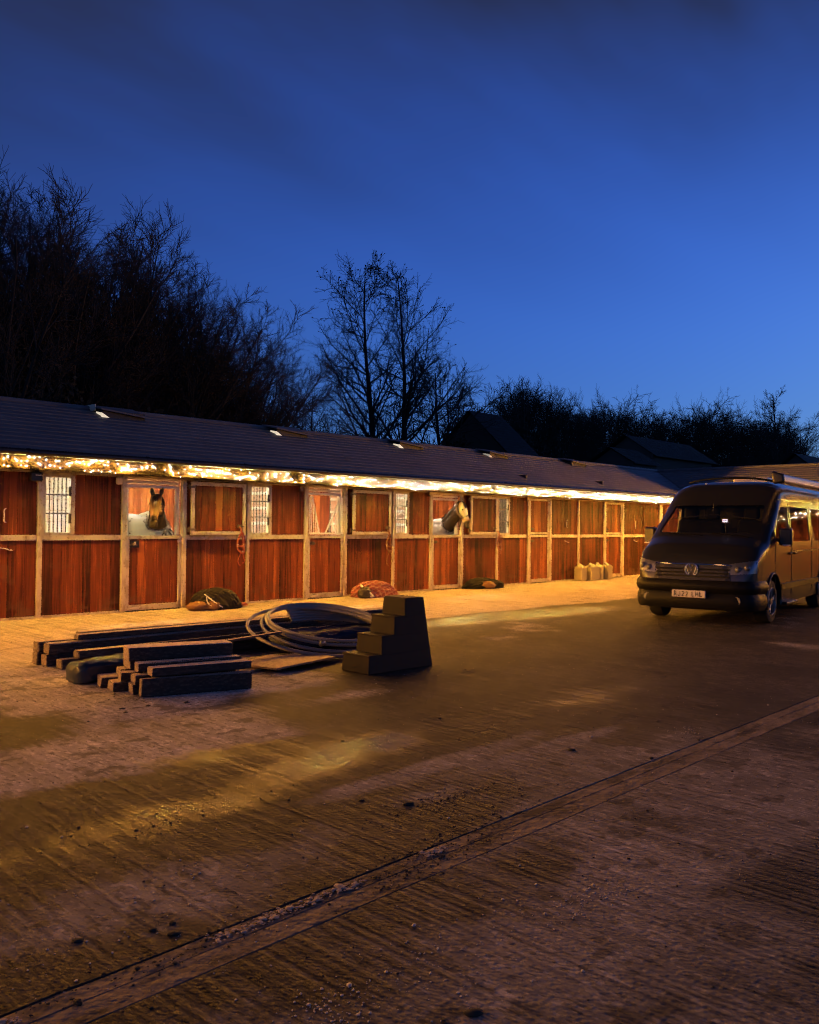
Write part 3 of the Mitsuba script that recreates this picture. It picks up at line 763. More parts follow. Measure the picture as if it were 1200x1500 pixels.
# the short stack in front, layer on layer: (along, across, up, length, width, height, tone)
stackdef = [
    (.00, .00, .000, .98, .10, .155, .15, 'dark squared timber on edge, nearest the camera at the foot of the short stack'),
    (-.04, .16, .000, .95, .17, .085, .55, 'timber on the ground just behind the dark one on edge'), (-.16, .36, .000, .95, .20, .085, .6, 'timber on the ground whose left end sticks out in the middle of the short stack'), (-.22, .60, .000, 1.1, .20, .10, .6, 'timber on the ground sticking out farthest left at the back of the short stack'),
    (-.02, .15, .090, .92, .16, .075, .6, 'timber in the second layer, near side of the short stack'), (-.10, .34, .088, .95, .16, .075, .55, 'timber in the second layer, middle of the short stack'), (-.06, .56, .104, .9, .18, .06, .5, 'thin timber in the second layer, far side of the short stack'),
    (.09, .01, .168, .92, .155, .075, .85, 'pale topped timber lying on the front of the short stack'),
    (.02, .23, .180, .95, .14, .082, .85, 'pale topped timber in the middle of the short stack'),
    (.00, .46, .172, .92, .24, .075, .7, 'wide timber directly under the thick top one of the short stack'),
    (-.02, .42, .250, .96, .26, .125, .9, 'thick wide timber on top of the short stack'),
    (.20, .80, .285, .50, .13, .045, .9, 'short pale board end behind the top of the short stack'),
    (.18, .78, .10, .7, .16, .18, .3, 'block carrying the short pale board end behind the short stack'),
]
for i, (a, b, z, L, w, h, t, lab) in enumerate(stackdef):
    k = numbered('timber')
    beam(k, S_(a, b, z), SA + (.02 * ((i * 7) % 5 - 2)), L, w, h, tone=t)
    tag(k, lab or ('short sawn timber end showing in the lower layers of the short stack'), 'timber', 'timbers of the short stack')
# the long dark beams behind, running along the yard
LA = math.radians(-1.5)
def L_(x, y, z): return (x, y, z)
longdef = [(3.72, 9.02, 0, 5.2, .14, .125), (3.74, 8.84, 0, 4.9, .14, .125), (3.78, 8.56, 0, 3.6, .15, .10),
           (3.73, 9.02, .127, 5.2, .14, .11), (3.76, 8.82, .127, 5.0, .15, .11), (3.93, 8.50, .105, 3.4, .14, .075),
           (4.22, 9.10, .239, 4.6, .12, .055), (4.10, 8.88, .239, 4.6, .13, .06)]
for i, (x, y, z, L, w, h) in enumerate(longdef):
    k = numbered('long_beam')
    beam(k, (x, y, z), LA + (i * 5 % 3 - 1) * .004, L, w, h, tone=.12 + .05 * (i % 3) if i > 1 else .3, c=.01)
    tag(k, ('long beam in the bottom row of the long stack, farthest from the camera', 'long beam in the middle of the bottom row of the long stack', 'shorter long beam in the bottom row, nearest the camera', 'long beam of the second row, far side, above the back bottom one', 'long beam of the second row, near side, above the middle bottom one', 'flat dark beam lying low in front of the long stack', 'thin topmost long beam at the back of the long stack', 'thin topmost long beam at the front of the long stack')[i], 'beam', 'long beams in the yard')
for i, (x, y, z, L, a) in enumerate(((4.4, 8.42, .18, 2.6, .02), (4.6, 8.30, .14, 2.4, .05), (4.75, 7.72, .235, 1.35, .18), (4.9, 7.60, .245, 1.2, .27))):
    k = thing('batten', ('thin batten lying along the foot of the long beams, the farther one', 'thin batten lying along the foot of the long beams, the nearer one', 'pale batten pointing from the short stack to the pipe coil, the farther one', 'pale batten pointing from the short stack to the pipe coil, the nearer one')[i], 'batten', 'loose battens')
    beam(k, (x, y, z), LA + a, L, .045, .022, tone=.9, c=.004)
# bundle wrapped in blue plastic
scene['m_tarp'] = pr((.020, .034, .060), .30, specular=.35)
scene['m_navy'] = pr((.008, .012, .034), .55, specular=.18)
def wrapped(key, x0, y0, L, w, h, ang, bsdf, seed, part='wrap'):
    n, s = 60, 32
    u = np.linspace(0, 1, n); q = np.linspace(0, 2 * PI, s, endpoint=False); v = []
    for a in u:
        e = 1 - .35 * max(0, 1 - a / .05) ** 2 - .35 * max(0, (a - .95) / .05) ** 2
        y = np.sign(np.cos(q)) * np.abs(np.cos(q)) ** .55 * w / 2 * e; z = (np.sign(np.sin(q)) * np.abs(np.sin(q)) ** .55 * .5 + .5) * h * (.4 + .6 * e)
        v.append(np.stack([np.full(s, a * L), y, z], -1))
    v = np.array(v).reshape(-1, 3)
    d = meshkit.fbm(v * np.array([7, 16, 16]) + seed, 5, seed) - .5; e = np.abs(((v[:, 0] * 2.1 + v[:, 1] * 4 + v[:, 2] * 3 + 2 * d) * 2.3) % 1 - .5) - .25
    v[:, 1] += d * .07 + e * .02; v[:, 2] = np.maximum(v[:, 2] + d * .065 + e * .03, .003)
    i, j = np.meshgrid(np.arange(n - 1), np.arange(s), indexing='ij'); jj = (j + 1) % s
    f = np.stack([i * s + j, i * s + jj, (i + 1) * s + jj, (i + 1) * s + j], -1).reshape(-1, 4); f = np.vstack([f[:, [0, 1, 2]], f[:, [0, 2, 3]]])
    c0, c1 = len(v), len(v) + 1; v = np.vstack([v, [[-.01, 0, h * .4]], [[L + .01, 0, h * .4]]]); r = np.arange(s)
    f = np.vstack([f, np.stack([r * 0 + c0, (r + 1) % s, r], 1), np.stack([r * 0 + c1, r + (n - 1) * s, (r + 1) % s + (n - 1) * s], 1)])
    M = Rz(ang, (x0, y0, 0)); put(child(key, part), (v @ M[:3, :3].T + M[:3, 3], f), bsdf, True)
k = thing('wrapped_bundle', 'bundle wrapped in shiny blue plastic, left of the short timber stack', 'bundle')
wrapped(k, 3.53, 7.78, 1.45, .34, .20, .03, 'm_tarp', 3)
k = thing('wrapped_bundle', 'dark navy wrapped bundle lying inside the pipe coil', 'bundle')
wrapped(k, 6.15, 8.18, 1.9, .62, .20, -.04, 'm_navy', 5); 
# coil of black pipe, its far side resting on the beams
scene['m_pipe'] = pr((.22, .21, .20), .42, specular=.5)
k = thing('pipe_coil', 'loose coil of thick black plastic pipe leaning on the beams behind the mounting block', 'pipe coil')
C0 = np.array([6.72, 8.02, .20])
def loop(dx, dy, rx, ry, z0, z1, a0=0, a1=2 * PI, r=.021, n=64, tw=0):
    t = np.linspace(a0, a1, n)
    x, y = dx + rx * np.cos(t), dy + ry * np.sin(t)
    z = z0 + (z1 - z0) * (np.sin(t) * .5 + .5) + tw * np.cos(t)
    return tube(np.stack([C0[0] + x, C0[1] + y, z], -1), r, 10)
LOOPS = [(-.04, -.10, .90, .86, .035, .42, .03), (.10, -.03, .80, .78, .06, .43, .05), (.16, .03, .76, .73, .11, .45, .03), (.18, .05, .75, .70, .15, .46, .02)]
for i, (dx, dy, rx, ry, z0, z1, tw) in enumerate(LOOPS):
    put(child(k, 'loop'), loop(dx, dy, rx, ry, z0, z1, tw=tw), 'm_pipe', True)
for i in range(5):
    o = .045 * i
    put(child(k, 'loop'), loop(.20 + .02 * i, .05 + .01 * i, .72 + .015 * i, .68 - .01 * i, .10, .40 - .035 * i, -.75, 1.75, .019), 'm_pipe', True)
mb = MB(); mb.add(tube([C0 + [-.39, -.55, -.04], C0 + [-.36, -.47, -.07]], .034, 10)); mb.build(child(k, 'joiner'), 'm_zinc', True)
# OSB boards on the ground
def osb(p, n, uv):
    a = fbm(p.x * 30, p.y * 55, 0, 3); b = cell_rand(p.x * 28 + 3 * noise(p.x * 9, p.y * 9), p.y * 45, 0)
    return mix((.22, .145, .08), (.44, .32, .20), dr.clip(.35 * b + .9 * (a - .15), 0, 1))
scene['m_osb'] = pr(proc(osb), .8)
for p, a, L, w, h, z, lab in (((4.86, 7.02), math.radians(22), 1.30, .42, .018, .004, 'thin chipboard sheet lying flat, the lower of the two by the coil'), ((5.22, 6.88), math.radians(12), .98, .50, .022, .040, 'chipboard sheet on top, its end under the mounting block')):
    k = thing('chipboard', lab, 'board'); beam(k, (*p, z), a, L, w, h, tone=.9, bsdf='m_osb', c=.003)
for (x, y, q) in ((5.4, 6.98, 'left'), (5.9, 7.1, 'right')):
    k = thing('batten', f'short bearer under the {q} end of the upper chipboard sheet', 'batten', 'bearers'); beam(k, (x, y, .004), 1.7, .3, .05, .034, tone=.2, c=.003)
k = thing('stick', 'dark stick lying on the pale concrete behind the coil', 'stick'); mb = MB(); mb.tube(curve([(8.0, 9.15, .02), (8.3, 9.22, .03), (8.65, 9.2, .02)], 8), .018, 6); mb.build(k, 'm_timber_old')

# ------------------------------------------------------------------ the van
VX, VY, VT = 13.7185, 6.2443, 0.12298          # middle of the front axle on the ground; the tail points along +u
VM = Rz(VT, (VX, VY, 0))
_pu = np.array([-.985, -.965, -.92, -.84, -.62, -.28, .05, .40, .54, .68, .82, 1.0, 1.4, 4.75, 4.9, 4.98])
_pz = np.array([.66, .82, .96, 1.08, 1.26, 1.40, 1.66, 1.925, 2.06, 2.18, 2.27, 2.325, 2.35, 2.335, 2.28, 2.10])
_wu = np.array([-.985, -.95, -.88, -.75, -.55, -.2, .3, 4.6, 4.9, 4.98])
_ww = np.array([.70, .80, .88, .935, .965, .985, .99, .985, .96, .92])
def v_top(u): return np.interp(u, _pu, _pz)
def v_half(u): return np.interp(u, _wu, _ww)
def v_tumble(w):
    w = np.asarray(w, float)
    return 1 - .105 * np.clip((w - 1.25) / 1.05, 0, 1.2) ** 1.05 - .03 * np.clip((.6 - w) / .35, 0, 1) ** 1.5
P_ = 3.8
def v_r(u): return np.clip(.42 * (v_top(u) - .28), .10, .30)
def v_side(u, w):
    r = v_r(u); q = np.clip((np.asarray(w) - (v_top(u) - r)) / r, 0, 1)
    return v_half(u) * v_tumble(w) * (1 - q ** P_) ** (1 / P_)
def v_upper(u, v):
    """height of the body's upper surface at (u, v)"""
    zt, r = v_top(u), v_r(u); w = v_half(u) * v_tumble(zt - .4 * r)
    return zt - r + r * (1 - np.clip(np.abs(v) / w, 0, 1) ** P_) ** (1 / P_)


def van_shell(u0, u1, inset=0., zb=.28, nu=150):
    us = np.linspace(u0, u1, nu); secs = []
    for u in us:
        zt = v_top(u) - inset; r = v_r(u)
        zs = np.r_[np.linspace(zb, zt - r, 16), zt - r + r * np.sin(np.linspace(0, PI / 2, 12)[1:])]
        hw = np.maximum(v_half(u) * v_tumble(zs) * (1 - np.clip((zs - zt + r) / r, 0, 1) ** P_) ** (1 / P_) - inset, 0)
        right = np.stack([-hw, zs], 1)[:-1]; left = np.stack([hw, zs], 1)[::-1][1:]
        top = np.array([[0, zt]])
        sec = np.vstack([right, top, left]); secs.append(np.c_[np.full(len(sec), u), sec])
    m = len(secs[0]); v = np.vstack(secs); n = len(secs)
    i, j = np.meshgrid(np.arange(n - 1), np.arange(m), indexing='ij'); jj = (j + 1) % m
    f = np.stack([i * m + j, (i + 1) * m + j, (i + 1) * m + jj, i * m + jj], -1).reshape(-1, 4); f = np.vstack([f[:, [0, 1, 2]], f[:, [0, 2, 3]]])
    c0, c1 = len(v), len(v) + 1
    v = np.vstack([v, [[u0, 0, zb + .2]], [[u1, 0, zb + .5]]]); r = np.arange(m)
    f = np.vstack([f, np.stack([r * 0 + c0, r, (r + 1) % m], 1), np.stack([r * 0 + c1, (r + 1) % m + (n - 1) * m, r + (n - 1) * m], 1)])
    t = trimesh.Trimesh(v, f, process=True); trimesh.repair.fix_normals(t)
    from manifold3d import Mesh
    return Manifold(Mesh(np.asarray(t.vertices, np.float32), np.asarray(t.faces, np.uint32)))


def nose_u(v, z):
    '''where the nose's skin lies at (v, z)'''
    us = np.linspace(-.985, .9, 260); top = np.stack([v_upper(us, np.full(260, a)) * (np.abs(a) <= v_half(us) * v_tumble(v_top(us) - .4 * v_r(us)) * .9999) for a in np.atleast_1d(v)])
    return us[np.argmax(top >= np.atleast_1d(z)[:, None] - 1e-6, axis=1)]


def extr(poly, axis, a, b):
    """a polygon pushed along an axis: 'v' (poly in u, w) or 'u' (poly in v, w)"""
    import shapely
    t = trimesh.creation.extrude_polygon(shapely.Polygon(poly).buffer(.03).buffer(-.06).buffer(.03), 1.0, engine='earcut')
    v = np.array(t.vertices); h = a + (b - a) * v[:, 2]
    q = np.stack([v[:, 0], h, v[:, 1]], 1) if axis == 'v' else np.stack([h, v[:, 0], v[:, 1]], 1)
    f = np.array(t.faces)
    tt = trimesh.Trimesh(q, f, process=True); trimesh.repair.fix_normals(tt)
    from manifold3d import Mesh
    return Manifold(Mesh(np.asarray(tt.vertices, np.float32), np.asarray(tt.faces, np.uint32)))


DOORW = [(.12, 1.335), (.20, 1.45), (.52, 1.80), (.70, 1.875), (1.10, 1.875), (1.10, 1.335)]
SIDE2 = [(1.26, 1.30), (1.26, 1.89), (2.62, 1.89), (2.62, 1.30)]
SIDE3 = [(2.86, 1.30), (2.86, 1.89), (4.15, 1.89), (4.15, 1.30)]
WSCR = [(-.83, 1.435), (-.74, 1.90), (.74, 1.90), (.83, 1.435)]
scene['m_paint'] = pr((.036, .035, .037), .24, metallic=.55, clearcoat=1.0, clearcoat_gloss=.96)
scene['m_pane_dark'] = {'type': 'twosided', 'bsdf': {'type': 'plastic', 'diffuse_reflectance': rgb(.008, .008, .009), 'int_ior': 1.52}}
scene['m_trim'] = pr((.006, .006, .0065), .5, specular=.18)
scene['m_chrome'] = {'type': 'twosided', 'bsdf': {'type': 'roughconductor', 'material': 'Al', 'alpha': .12}}
scene['m_rubber'] = pr((.014, .014, .014), .8)
scene['m_awning'] = pr((.62, .58, .52), .35)
scene['m_lamp'] = pr((.20, .20, .20), .40, metallic=.7)
scene['m_seat'] = pr((.004, .004, .0042), .8, specular=.1)
VAN = tag('camper_van', 'dark metallic camper van parked facing the camera with an awning along its roof edge', 'van')
def vput(name, mesh, bsdf, smooth=30, under=None, label=None, **k):
    v, f = mesh if isinstance(mesh, tuple) else (np.array(mesh.vertices), np.array(mesh.faces)) if hasattr(mesh, 'vertices') else man(mesh)
    key = child(under or VAN, name); put(key, (v @ VM[:3, :3].T + VM[:3, 3], f), bsdf, smooth, **k)
    if label: labels[key] = {'label': label}
    return key
outer = van_shell(-.985, 4.98)
inner = van_shell(-.42, 4.90, .055, .62)
body = outer - inner
for poly in (DOORW, SIDE2, SIDE3): body = body - extr(poly, 'v', -1.3, 1.3)
body = body - extr(WSCR, 'u', -.9, .62)
for u in (0, 3.64):
    for s in (-1, 1):
        body = body - Manifold.cylinder(.40, .43, .43, 48).rotate([90, 0, 0]).translate([u, s * .83 + .2, .36])
vput('body', body, 'm_paint', 25)
# wheel-arch liners and lips
for u in (0, 3.64):
    for s in (-1, 1):
        t = np.linspace(-.25, PI + .25, 30)
        vput('wheel_arch', tube(np.stack([u + .435 * np.cos(t), np.full(30, s * (float(v_side(max(u, .2), .6)) + .004)), .36 + .435 * np.sin(t)], 1), .020, 8), 'm_paint', True)
    t = np.linspace(0, PI, 24); a = np.stack([u + .42 * np.cos(t), t * 0 - .62, .36 + .42 * np.sin(t)], 1); b = a * [1, -1, 1]
    i = np.arange(23)
    vput('arch_liner', (np.vstack([a, b]), np.vstack([np.stack([i, i + 1, i + 25], 1), np.stack([i, i + 25, i + 24], 1)])), 'm_rubber', False)
# glass
def side_pane(poly, s, name, bsdf, inset=.012):
    import shapely
    p = shapely.Polygon(poly).buffer(.01)
    t = trimesh.creation.extrude_polygon(p, .001, engine='earcut'); v = np.array(t.vertices); f = np.array(t.faces); keep = (v[f][:, :, 2] < 1e-5).all(1)
    g = trimesh.Trimesh(v, f[keep], process=True).subdivide_to_size(.12); v = np.array(g.vertices)
    q = np.stack([v[:, 0], s * (v_side(v[:, 0], v[:, 1]) - inset), v[:, 1]], 1)
    return vput(name, (q, np.array(g.faces)), bsdf, True)
for s in (-1, 1):
    side_pane(DOORW, s, 'door_window', 'm_glass'); side_pane(SIDE2, s, 'side_window', 'm_pane_dark', .010); side_pane(SIDE3, s, 'side_window', 'm_pane_dark', .010)
uu, vv = np.meshgrid(np.linspace(-.34, .46, 16), np.linspace(-.85, .85, 28), indexing='ij')
ww = v_upper(uu, vv) - .014
q = np.stack([uu, vv, ww], -1).reshape(-1, 3); i, j = np.meshgrid(np.arange(15), np.arange(27), indexing='ij'); k0 = i * 28 + j
f = np.stack([k0, k0 + 28, k0 + 29, k0 + 1], -1).reshape(-1, 4)
vput('windscreen', (q, np.vstack([f[:, [0, 1, 2]], f[:, [0, 2, 3]]])), 'm_glass', True)
for s in (-1, 1):
    p = [(-.34, s * .36 - .34, 0), (-.30, s * .36 - .05, 0), (-.27, s * .36 + .26, 0)]
    p = [(u, v, float(v_upper(u, v)) + .02) for u, v, _ in p]
    vput('wiper', tube(curve(p, 10), .007, 6), 'm_seat', True)
# front: bumper, grille, lamps
def front_line(u_in, n=41, w=.6):
    """the plan curve of the nose at a distance u_in in front of the body"""
    us = np.r_[np.linspace(-.42, -.985, n // 2), -.985]; right = np.stack([us, -v_side(us, np.full(len(us), w))], 1)
    return np.vstack([right, right[::-1] * [1, -1]])
def band(z0, z1, off, u_end=-.45, name='bumper', bsdf='m_trim', bulge=.03):
    us = np.linspace(u_end, -.985, 14); half = np.stack([us, -v_half(us)], 1)
    nose = np.stack([-.985 - .055 * np.cos(np.linspace(-PI / 2, PI / 2, 17)), np.linspace(-.70, .70, 17)], 1)
    line = np.vstack([half, nose[1:-1], half[::-1] * [1, -1]])
    t = np.gradient(line, axis=0); nrm = np.stack([-t[:, 1], t[:, 0]], 1); nrm /= np.linalg.norm(nrm, axis=1, keepdims=True)
    if (nrm[len(nrm) // 2] @ [-1, 0]) < 0: nrm = -nrm
    rows = []
    for z, o in ((z0 + .02, -.05), (z0, off * .5), (z0 + .05, off + bulge * .6), ((z0 + z1) / 2, off + bulge), (z1 - .05, off + bulge * .6), (z1, off * .5), (z1 - .01, -.05)):
        p = line + nrm * o; rows.append(np.c_[p, np.full(len(p), z)])
    m = len(line); v = np.vstack(rows); i, j = np.meshgrid(np.arange(len(rows) - 1), np.arange(m - 1), indexing='ij')
    f = np.stack([i * m + j, i * m + j + 1, (i + 1) * m + j + 1, (i + 1) * m + j], -1).reshape(-1, 4)
    return vput(name, (v, np.vstack([f[:, [0, 1, 2]], f[:, [0, 2, 3]]])), bsdf, 40)
band(.24, .50, .012, name='lower_bumper'); band(.50, .70, .03, name='bumper')
vput('underbody', cbox(np.array([-.8, -.75, .24]), np.array([4.9, .75, .5]), .02), 'm_rubber', False)
def nose_box(v0, v1, z0, z1, off0, off1, c=.006):
    """a bar across the nose following its rake"""
    n = 18; vs = np.linspace(v0, v1, n); rows = []
    for z, o in ((z0, off0), (z0, off1), (z1, off1), (z1, off0)):
        rows.append(np.stack([nose_u(vs, np.full(n, z)) - o, vs, np.full(n, z)], 1))
    v = np.vstack(rows); f = []; j = np.arange(n - 1)
    for a in range(4):
        b = (a + 1) % 4
        f += [np.stack([a * n + j, a * n + j + 1, b * n + j + 1], 1), np.stack([a * n + j, b * n + j + 1, b * n + j], 1)]
    f.append(np.array([[0, n, 2 * n], [0, 2 * n, 3 * n], [n - 1, 2 * n + n - 1, n + n - 1], [n - 1, 3 * n + n - 1, 2 * n + n - 1]]))
    return v, np.vstack(f)
gr = vput('grille', nose_box(-.60, .60, .70, .93, -.04, .012), 'm_black', False)
for z in (.745, .80, .855): vput('slat', nose_box(-.58, .58, z, z + .022, .0, .022), 'm_trim', False, gr)
vput('trim_strip', nose_box(-.60, .60, .935, .95, .0, .020), 'm_chrome', False, gr)
# emblem: a ring with a V over a W, as on the photographed nose
EU = float(nose_u(0., .86)[0])
emb = MB(); t = np.linspace(0, 2 * PI, 40)
ring = np.stack([np.full(40, EU - .03), .098 * np.cos(t), .855 + .098 * np.sin(t)], 1); emb.tube(ring, .010, 8)
def e_(pts): emb.tube([(EU - .033, v, .855 + z) for v, z in pts], .0085, 6)
e_([(.038, .085), (.0, .012), (-.038, .085)]); e_([(.078, .045), (.036, -.075), (.0, .0), (-.036, -.075), (-.078, .045)])
vput('emblem', emb.mesh(), 'm_chrome', 40)
disc = trimesh.creation.cylinder(.098, .02, sections=40); q = np.array(disc.vertices)
vput('emblem_plate', (np.stack([q[:, 2] + EU - .012, q[:, 0], q[:, 1] + .855], 1), disc.faces), 'm_black', False)
# number plate
pl = vput('number_plate', cbox(np.array([-1.122, -.262, .425]), np.array([-1.09, .262, .537]), .006), 'm_plate' if 'm_plate' in scene else 'm_white', False)
reg, at = [], -.226                                     # RJ22 LHL, each character in its own 50 mm cell as on a British plate
for ch in 'RJ22 LHL':
    if ch == ' ': at += .036; continue
    tm = meshkit.text_mesh(ch, .079, .002, bold=True); q = np.array(tm.vertices)
    q[:, 0] = (q[:, 0] - q[:, 0].min()) / np.ptp(q[:, 0]) * .043 + at; q[:, 1] = (q[:, 1] - q[:, 1].min()) / np.ptp(q[:, 1]) * .079 + .4415
    reg.append(trimesh.Trimesh(np.stack([-1.1225 - q[:, 2], -q[:, 0], q[:, 1]], 1), tm.faces, process=False)); at += .0605
reg = trimesh.util.concatenate(reg)
vput('registration', (np.array(reg.vertices), np.array(reg.faces)), 'm_seat', False, pl)
# head lamps
for s in (-1, 1):
    v = []
    for q in np.linspace(0, 1, 14):
        a = .56 + .375 * q; zt = .955 + .065 * q; zb = .79 + .03 * q
        for z in np.linspace(zb, zt, 6): v.append((float(nose_u(a, z)[0]) - .016, s * (a + .006), z))
    i, j = np.meshgrid(np.arange(13), np.arange(5), indexing='ij'); k0 = i * 6 + j; f = np.stack([k0, k0 + 6, k0 + 7, k0 + 1], -1).reshape(-1, 4); f = np.vstack([f[:, [0, 1, 2]], f[:, [0, 2, 3]]])
    v = np.array(v); hl = vput('headlight', (v + [.010, -s * .004, 0], f), 'm_lamp', True, label='headlight catching the golden light' if s > 0 else 'headlight in the dark')
    vput('lens', (v, f), 'm_glass', True, hl)
    for z, u, hw in ((.87, float(nose_u(.70, .87)[0]) + .035, .70), (.90, float(nose_u(.82, .90)[0]) + .035, .82)):
        vput('reflector', trimesh.creation.icosphere(subdivisions=2, radius=.05).apply_translation((u - .03, s * hw, z)), 'm_lamp', True, hl)
    o = tube([(-.985, s * .70, .40), (-1.0, s * .70, .40)], .06, 16)
    vput('fog_lamp', (o[0] + [-.015, 0, 0], o[1]), 'm_lamp', False)
# door mirrors
for s in (-1, 1):
    c = np.array([.22, s * 1.12, 1.375])
    m = Manifold.batch_hull([sph(c + (du, s * dv, dz), .035, 14) for du, dv in ((-.05, -.06), (.05, -.06), (-.03, .07), (.04, .07)) for dz in (-.10, .11)])
    mk = vput('door_mirror', m, 'm_black', 40)
    vput('arm', tube([(.24, s * .96, 1.33), (.22, s * 1.06, 1.33)], .03, 8), 'm_black', True, mk)
    vput('indicator', cbox(c + (-.088, s * -.03 if s > 0 else .03, -.135), c + (-.07, s * .09, -.115), .004), 'm_white', False, mk)
# wheels
for u in (0, 3.64):
    for s in (-1, 1):
        prof = np.array([[.20, -.11], [.30, -.115], [.335, -.10], [.345, -.06], [.347, 0], [.345, .06], [.335, .10], [.30, .115], [.20, .11]])
        t = trimesh.creation.revolve(prof, sections=48); q = np.array(t.vertices)
        wk = vput('wheel', (np.stack([q[:, 0] + u, q[:, 2] + s * .855, q[:, 1] + .347], 1), t.faces), 'm_rubber', 40)
        r = MB(); rv = trimesh.creation.revolve(np.array([[.195, .06], [.215, .10], [.225, .112], [.215, .118], [.20, .105], [.19, .07]]), sections=40); q = np.array(rv.vertices); r.add((np.stack([q[:, 0], s * q[:, 2], q[:, 1]], 1), rv.faces))
        for a in range(5):
            an = a * 2 * PI / 5 + .3
            for da in (-.12, .12): r.tube([(.05 * math.cos(an), s * .085, .05 * math.sin(an)), (.20 * math.cos(an + da), s * .095, .20 * math.sin(an + da))], .019, 6)
        hub = trimesh.creation.cylinder(.06, .03, sections=20); q = np.array(hub.vertices); r.add((np.stack([q[:, 0], q[:, 2] + s * .09, q[:, 1]], 1), hub.faces))
        mv, mf = r.mesh(); vput('rim', (mv + [u, s * .855, .347], mf), 'm_lamp', 30, wk)
# roof gear, awning, side step, handles, mouldings
AW = Manifold.batch_hull([sph((u, v, z), .03, 14) for u in (.27, 4.4) for v, z in ((-.97, 2.29), (-1.06, 2.30), (-1.05, 2.36), (-.95, 2.395))])
aw = vput('awning', AW, 'm_awning', 40)
vput('end_cap', Manifold.batch_hull([sph((u, v, z), .035, 12) for u in (.20, .235) for v, z in ((-.96, 2.275), (-1.07, 2.29), (-1.06, 2.37), (-.94, 2.41))]), 'm_black', 40, aw)
vput('roof_bar', tube(curve([(1.05, -.72, 2.33), (1.0, -.4, 2.385), (.99, 0, 2.40), (1.0, .4, 2.385), (1.05, .72, 2.33)], 16), .018, 8), 'm_trim', True)
vput('roof_vent', Manifold.batch_hull([sph((u, v, z), .03, 12) for u in (1.7, 2.2) for v in (-.45, .1) for z in (2.33, 2.41)]), 'm_awning', 40)
vput('marker_lamp', trimesh.creation.icosphere(subdivisions=2, radius=.022).apply_translation((.93, .38, 2.30)), 'm_white', True)
sm = MB(); sm.box(.42, 1.16, -1.10, -.93, .27, .31, .01)
st_ = vput('side_step', sm.mesh(), 'm_black', False)
for i in range(7): vput('rib', cbox(np.array([.47 + .10 * i, -1.09, .31]), np.array([.515 + .10 * i, -.95, .322]), .004), 'm_zinc', False, st_)
for u in (1.0, 1.34):
    for s in (-1, 1): vput('door_handle', tube([(u - .08, s * 1.005, 1.095), (u - .05, s * 1.018, 1.095), (u + .06, s * 1.018, 1.10), (u + .08, s * 1.005, 1.10)], .018, 8), 'm_trim', True)
def moulding(u0, u1, w, off, hgt, name, bsdf):
    us = np.linspace(u0, u1, 40); v = []
    for du, z in ((-.01, -hgt), (off, -hgt * .8), (off, hgt * .8), (-.01, hgt)): v.append(np.stack([us, -(v_side(us, np.full(40, w)) + du), np.full(40, w + z)], 1))
    for s in (1, -1):
        q = np.vstack(v) * [1, s, 1]; j = np.arange(39); f = []
        for a in range(3): f += [np.stack([a * 40 + j, a * 40 + j + 1, a * 40 + 41 + j], 1), np.stack([a * 40 + j, a * 40 + 41 + j, a * 40 + 40 + j], 1)]
        vput(name, (q, np.vstack(f)), bsdf, False)
moulding(.46, 3.2, .56, .022, .055, 'side_moulding', 'm_trim'); moulding(4.08, 4.9, .56, .022, .055, 'side_moulding', 'm_trim')
moulding(.62, 4.85, 2.0, .012, .012, 'rain_rail', 'm_paint'); moulding(1.15, 4.6, 1.13, .010, .018, 'sliding_rail', 'm_trim')
for u in (.10, 1.18, 2.74):                                       # shut lines
    zs = np.linspace(.36, 1.95, 24)
    for s in (-1, 1): vput('door_seam', tube(np.stack([np.full(24, u), s * (v_side(np.full(24, u), zs) + .001), zs], 1), .006, 5), 'm_black', True)
# cab: dashboard, wheel, seats, a small card given a glow, papers on the dashboard
vput('dashboard', Manifold.batch_hull([sph((u, v, z), .06, 12) for u, z in ((-.30, 1.22), (.12, 1.30), (.15, 1.0), (-.3, 1.0)) for v in (-.78, .78)]), 'm_trim', 40)
vput('steering_wheel', tube([(.28 + .10 * math.sin(t), -.42 + .19 * math.cos(t), 1.28 + .17 * math.sin(t)) for t in np.linspace(0, 2 * PI, 28)], .016, 8), 'm_trim', True)
for v in (-.42, .25, .62):
    vput('seat', Manifold.batch_hull([sph((u, v + dv, z), .07, 12) for dv in (-.17, .17) for u, z in ((.72, .95), (.88, 1.60))]), 'm_seat', 40)
    vput('head_rest', Manifold.batch_hull([sph((.88, v + dv, z), .06, 12) for dv in (-.07, .07) for z in (1.72, 1.82)]), 'm_seat', 40)
sc_ = vput('dash_card', cbox(np.array([.02, -.275, 1.60]), np.array([.03, -.165, 1.68]), .003), 'm_black', False)
for z in (1.622, 1.652): vput('lit_row', cbox(np.array([.012, -.262, z - .010]), np.array([.019, -.178, z + .012]), 0), 'm_white', False, sc_, emitter={'type': 'area', 'radiance': rgb(.62 * DIM, .66 * DIM, 1.0 * DIM), 'sampling_weight': .05})
vput('card_stalk', tube([(.03, -.22, 1.60), (.06, -.22, 1.36)], .008, 6), 'm_black', True)
vput('paper', cbox(np.array([-.16, .22, 1.35]), np.array([.0, .55, 1.352]), 0), 'm_cream', False)
vput('bulkhead', cbox(np.array([1.5, -.85, .7]), np.array([1.54, .85, 2.2]), 0), 'm_rubber', False)

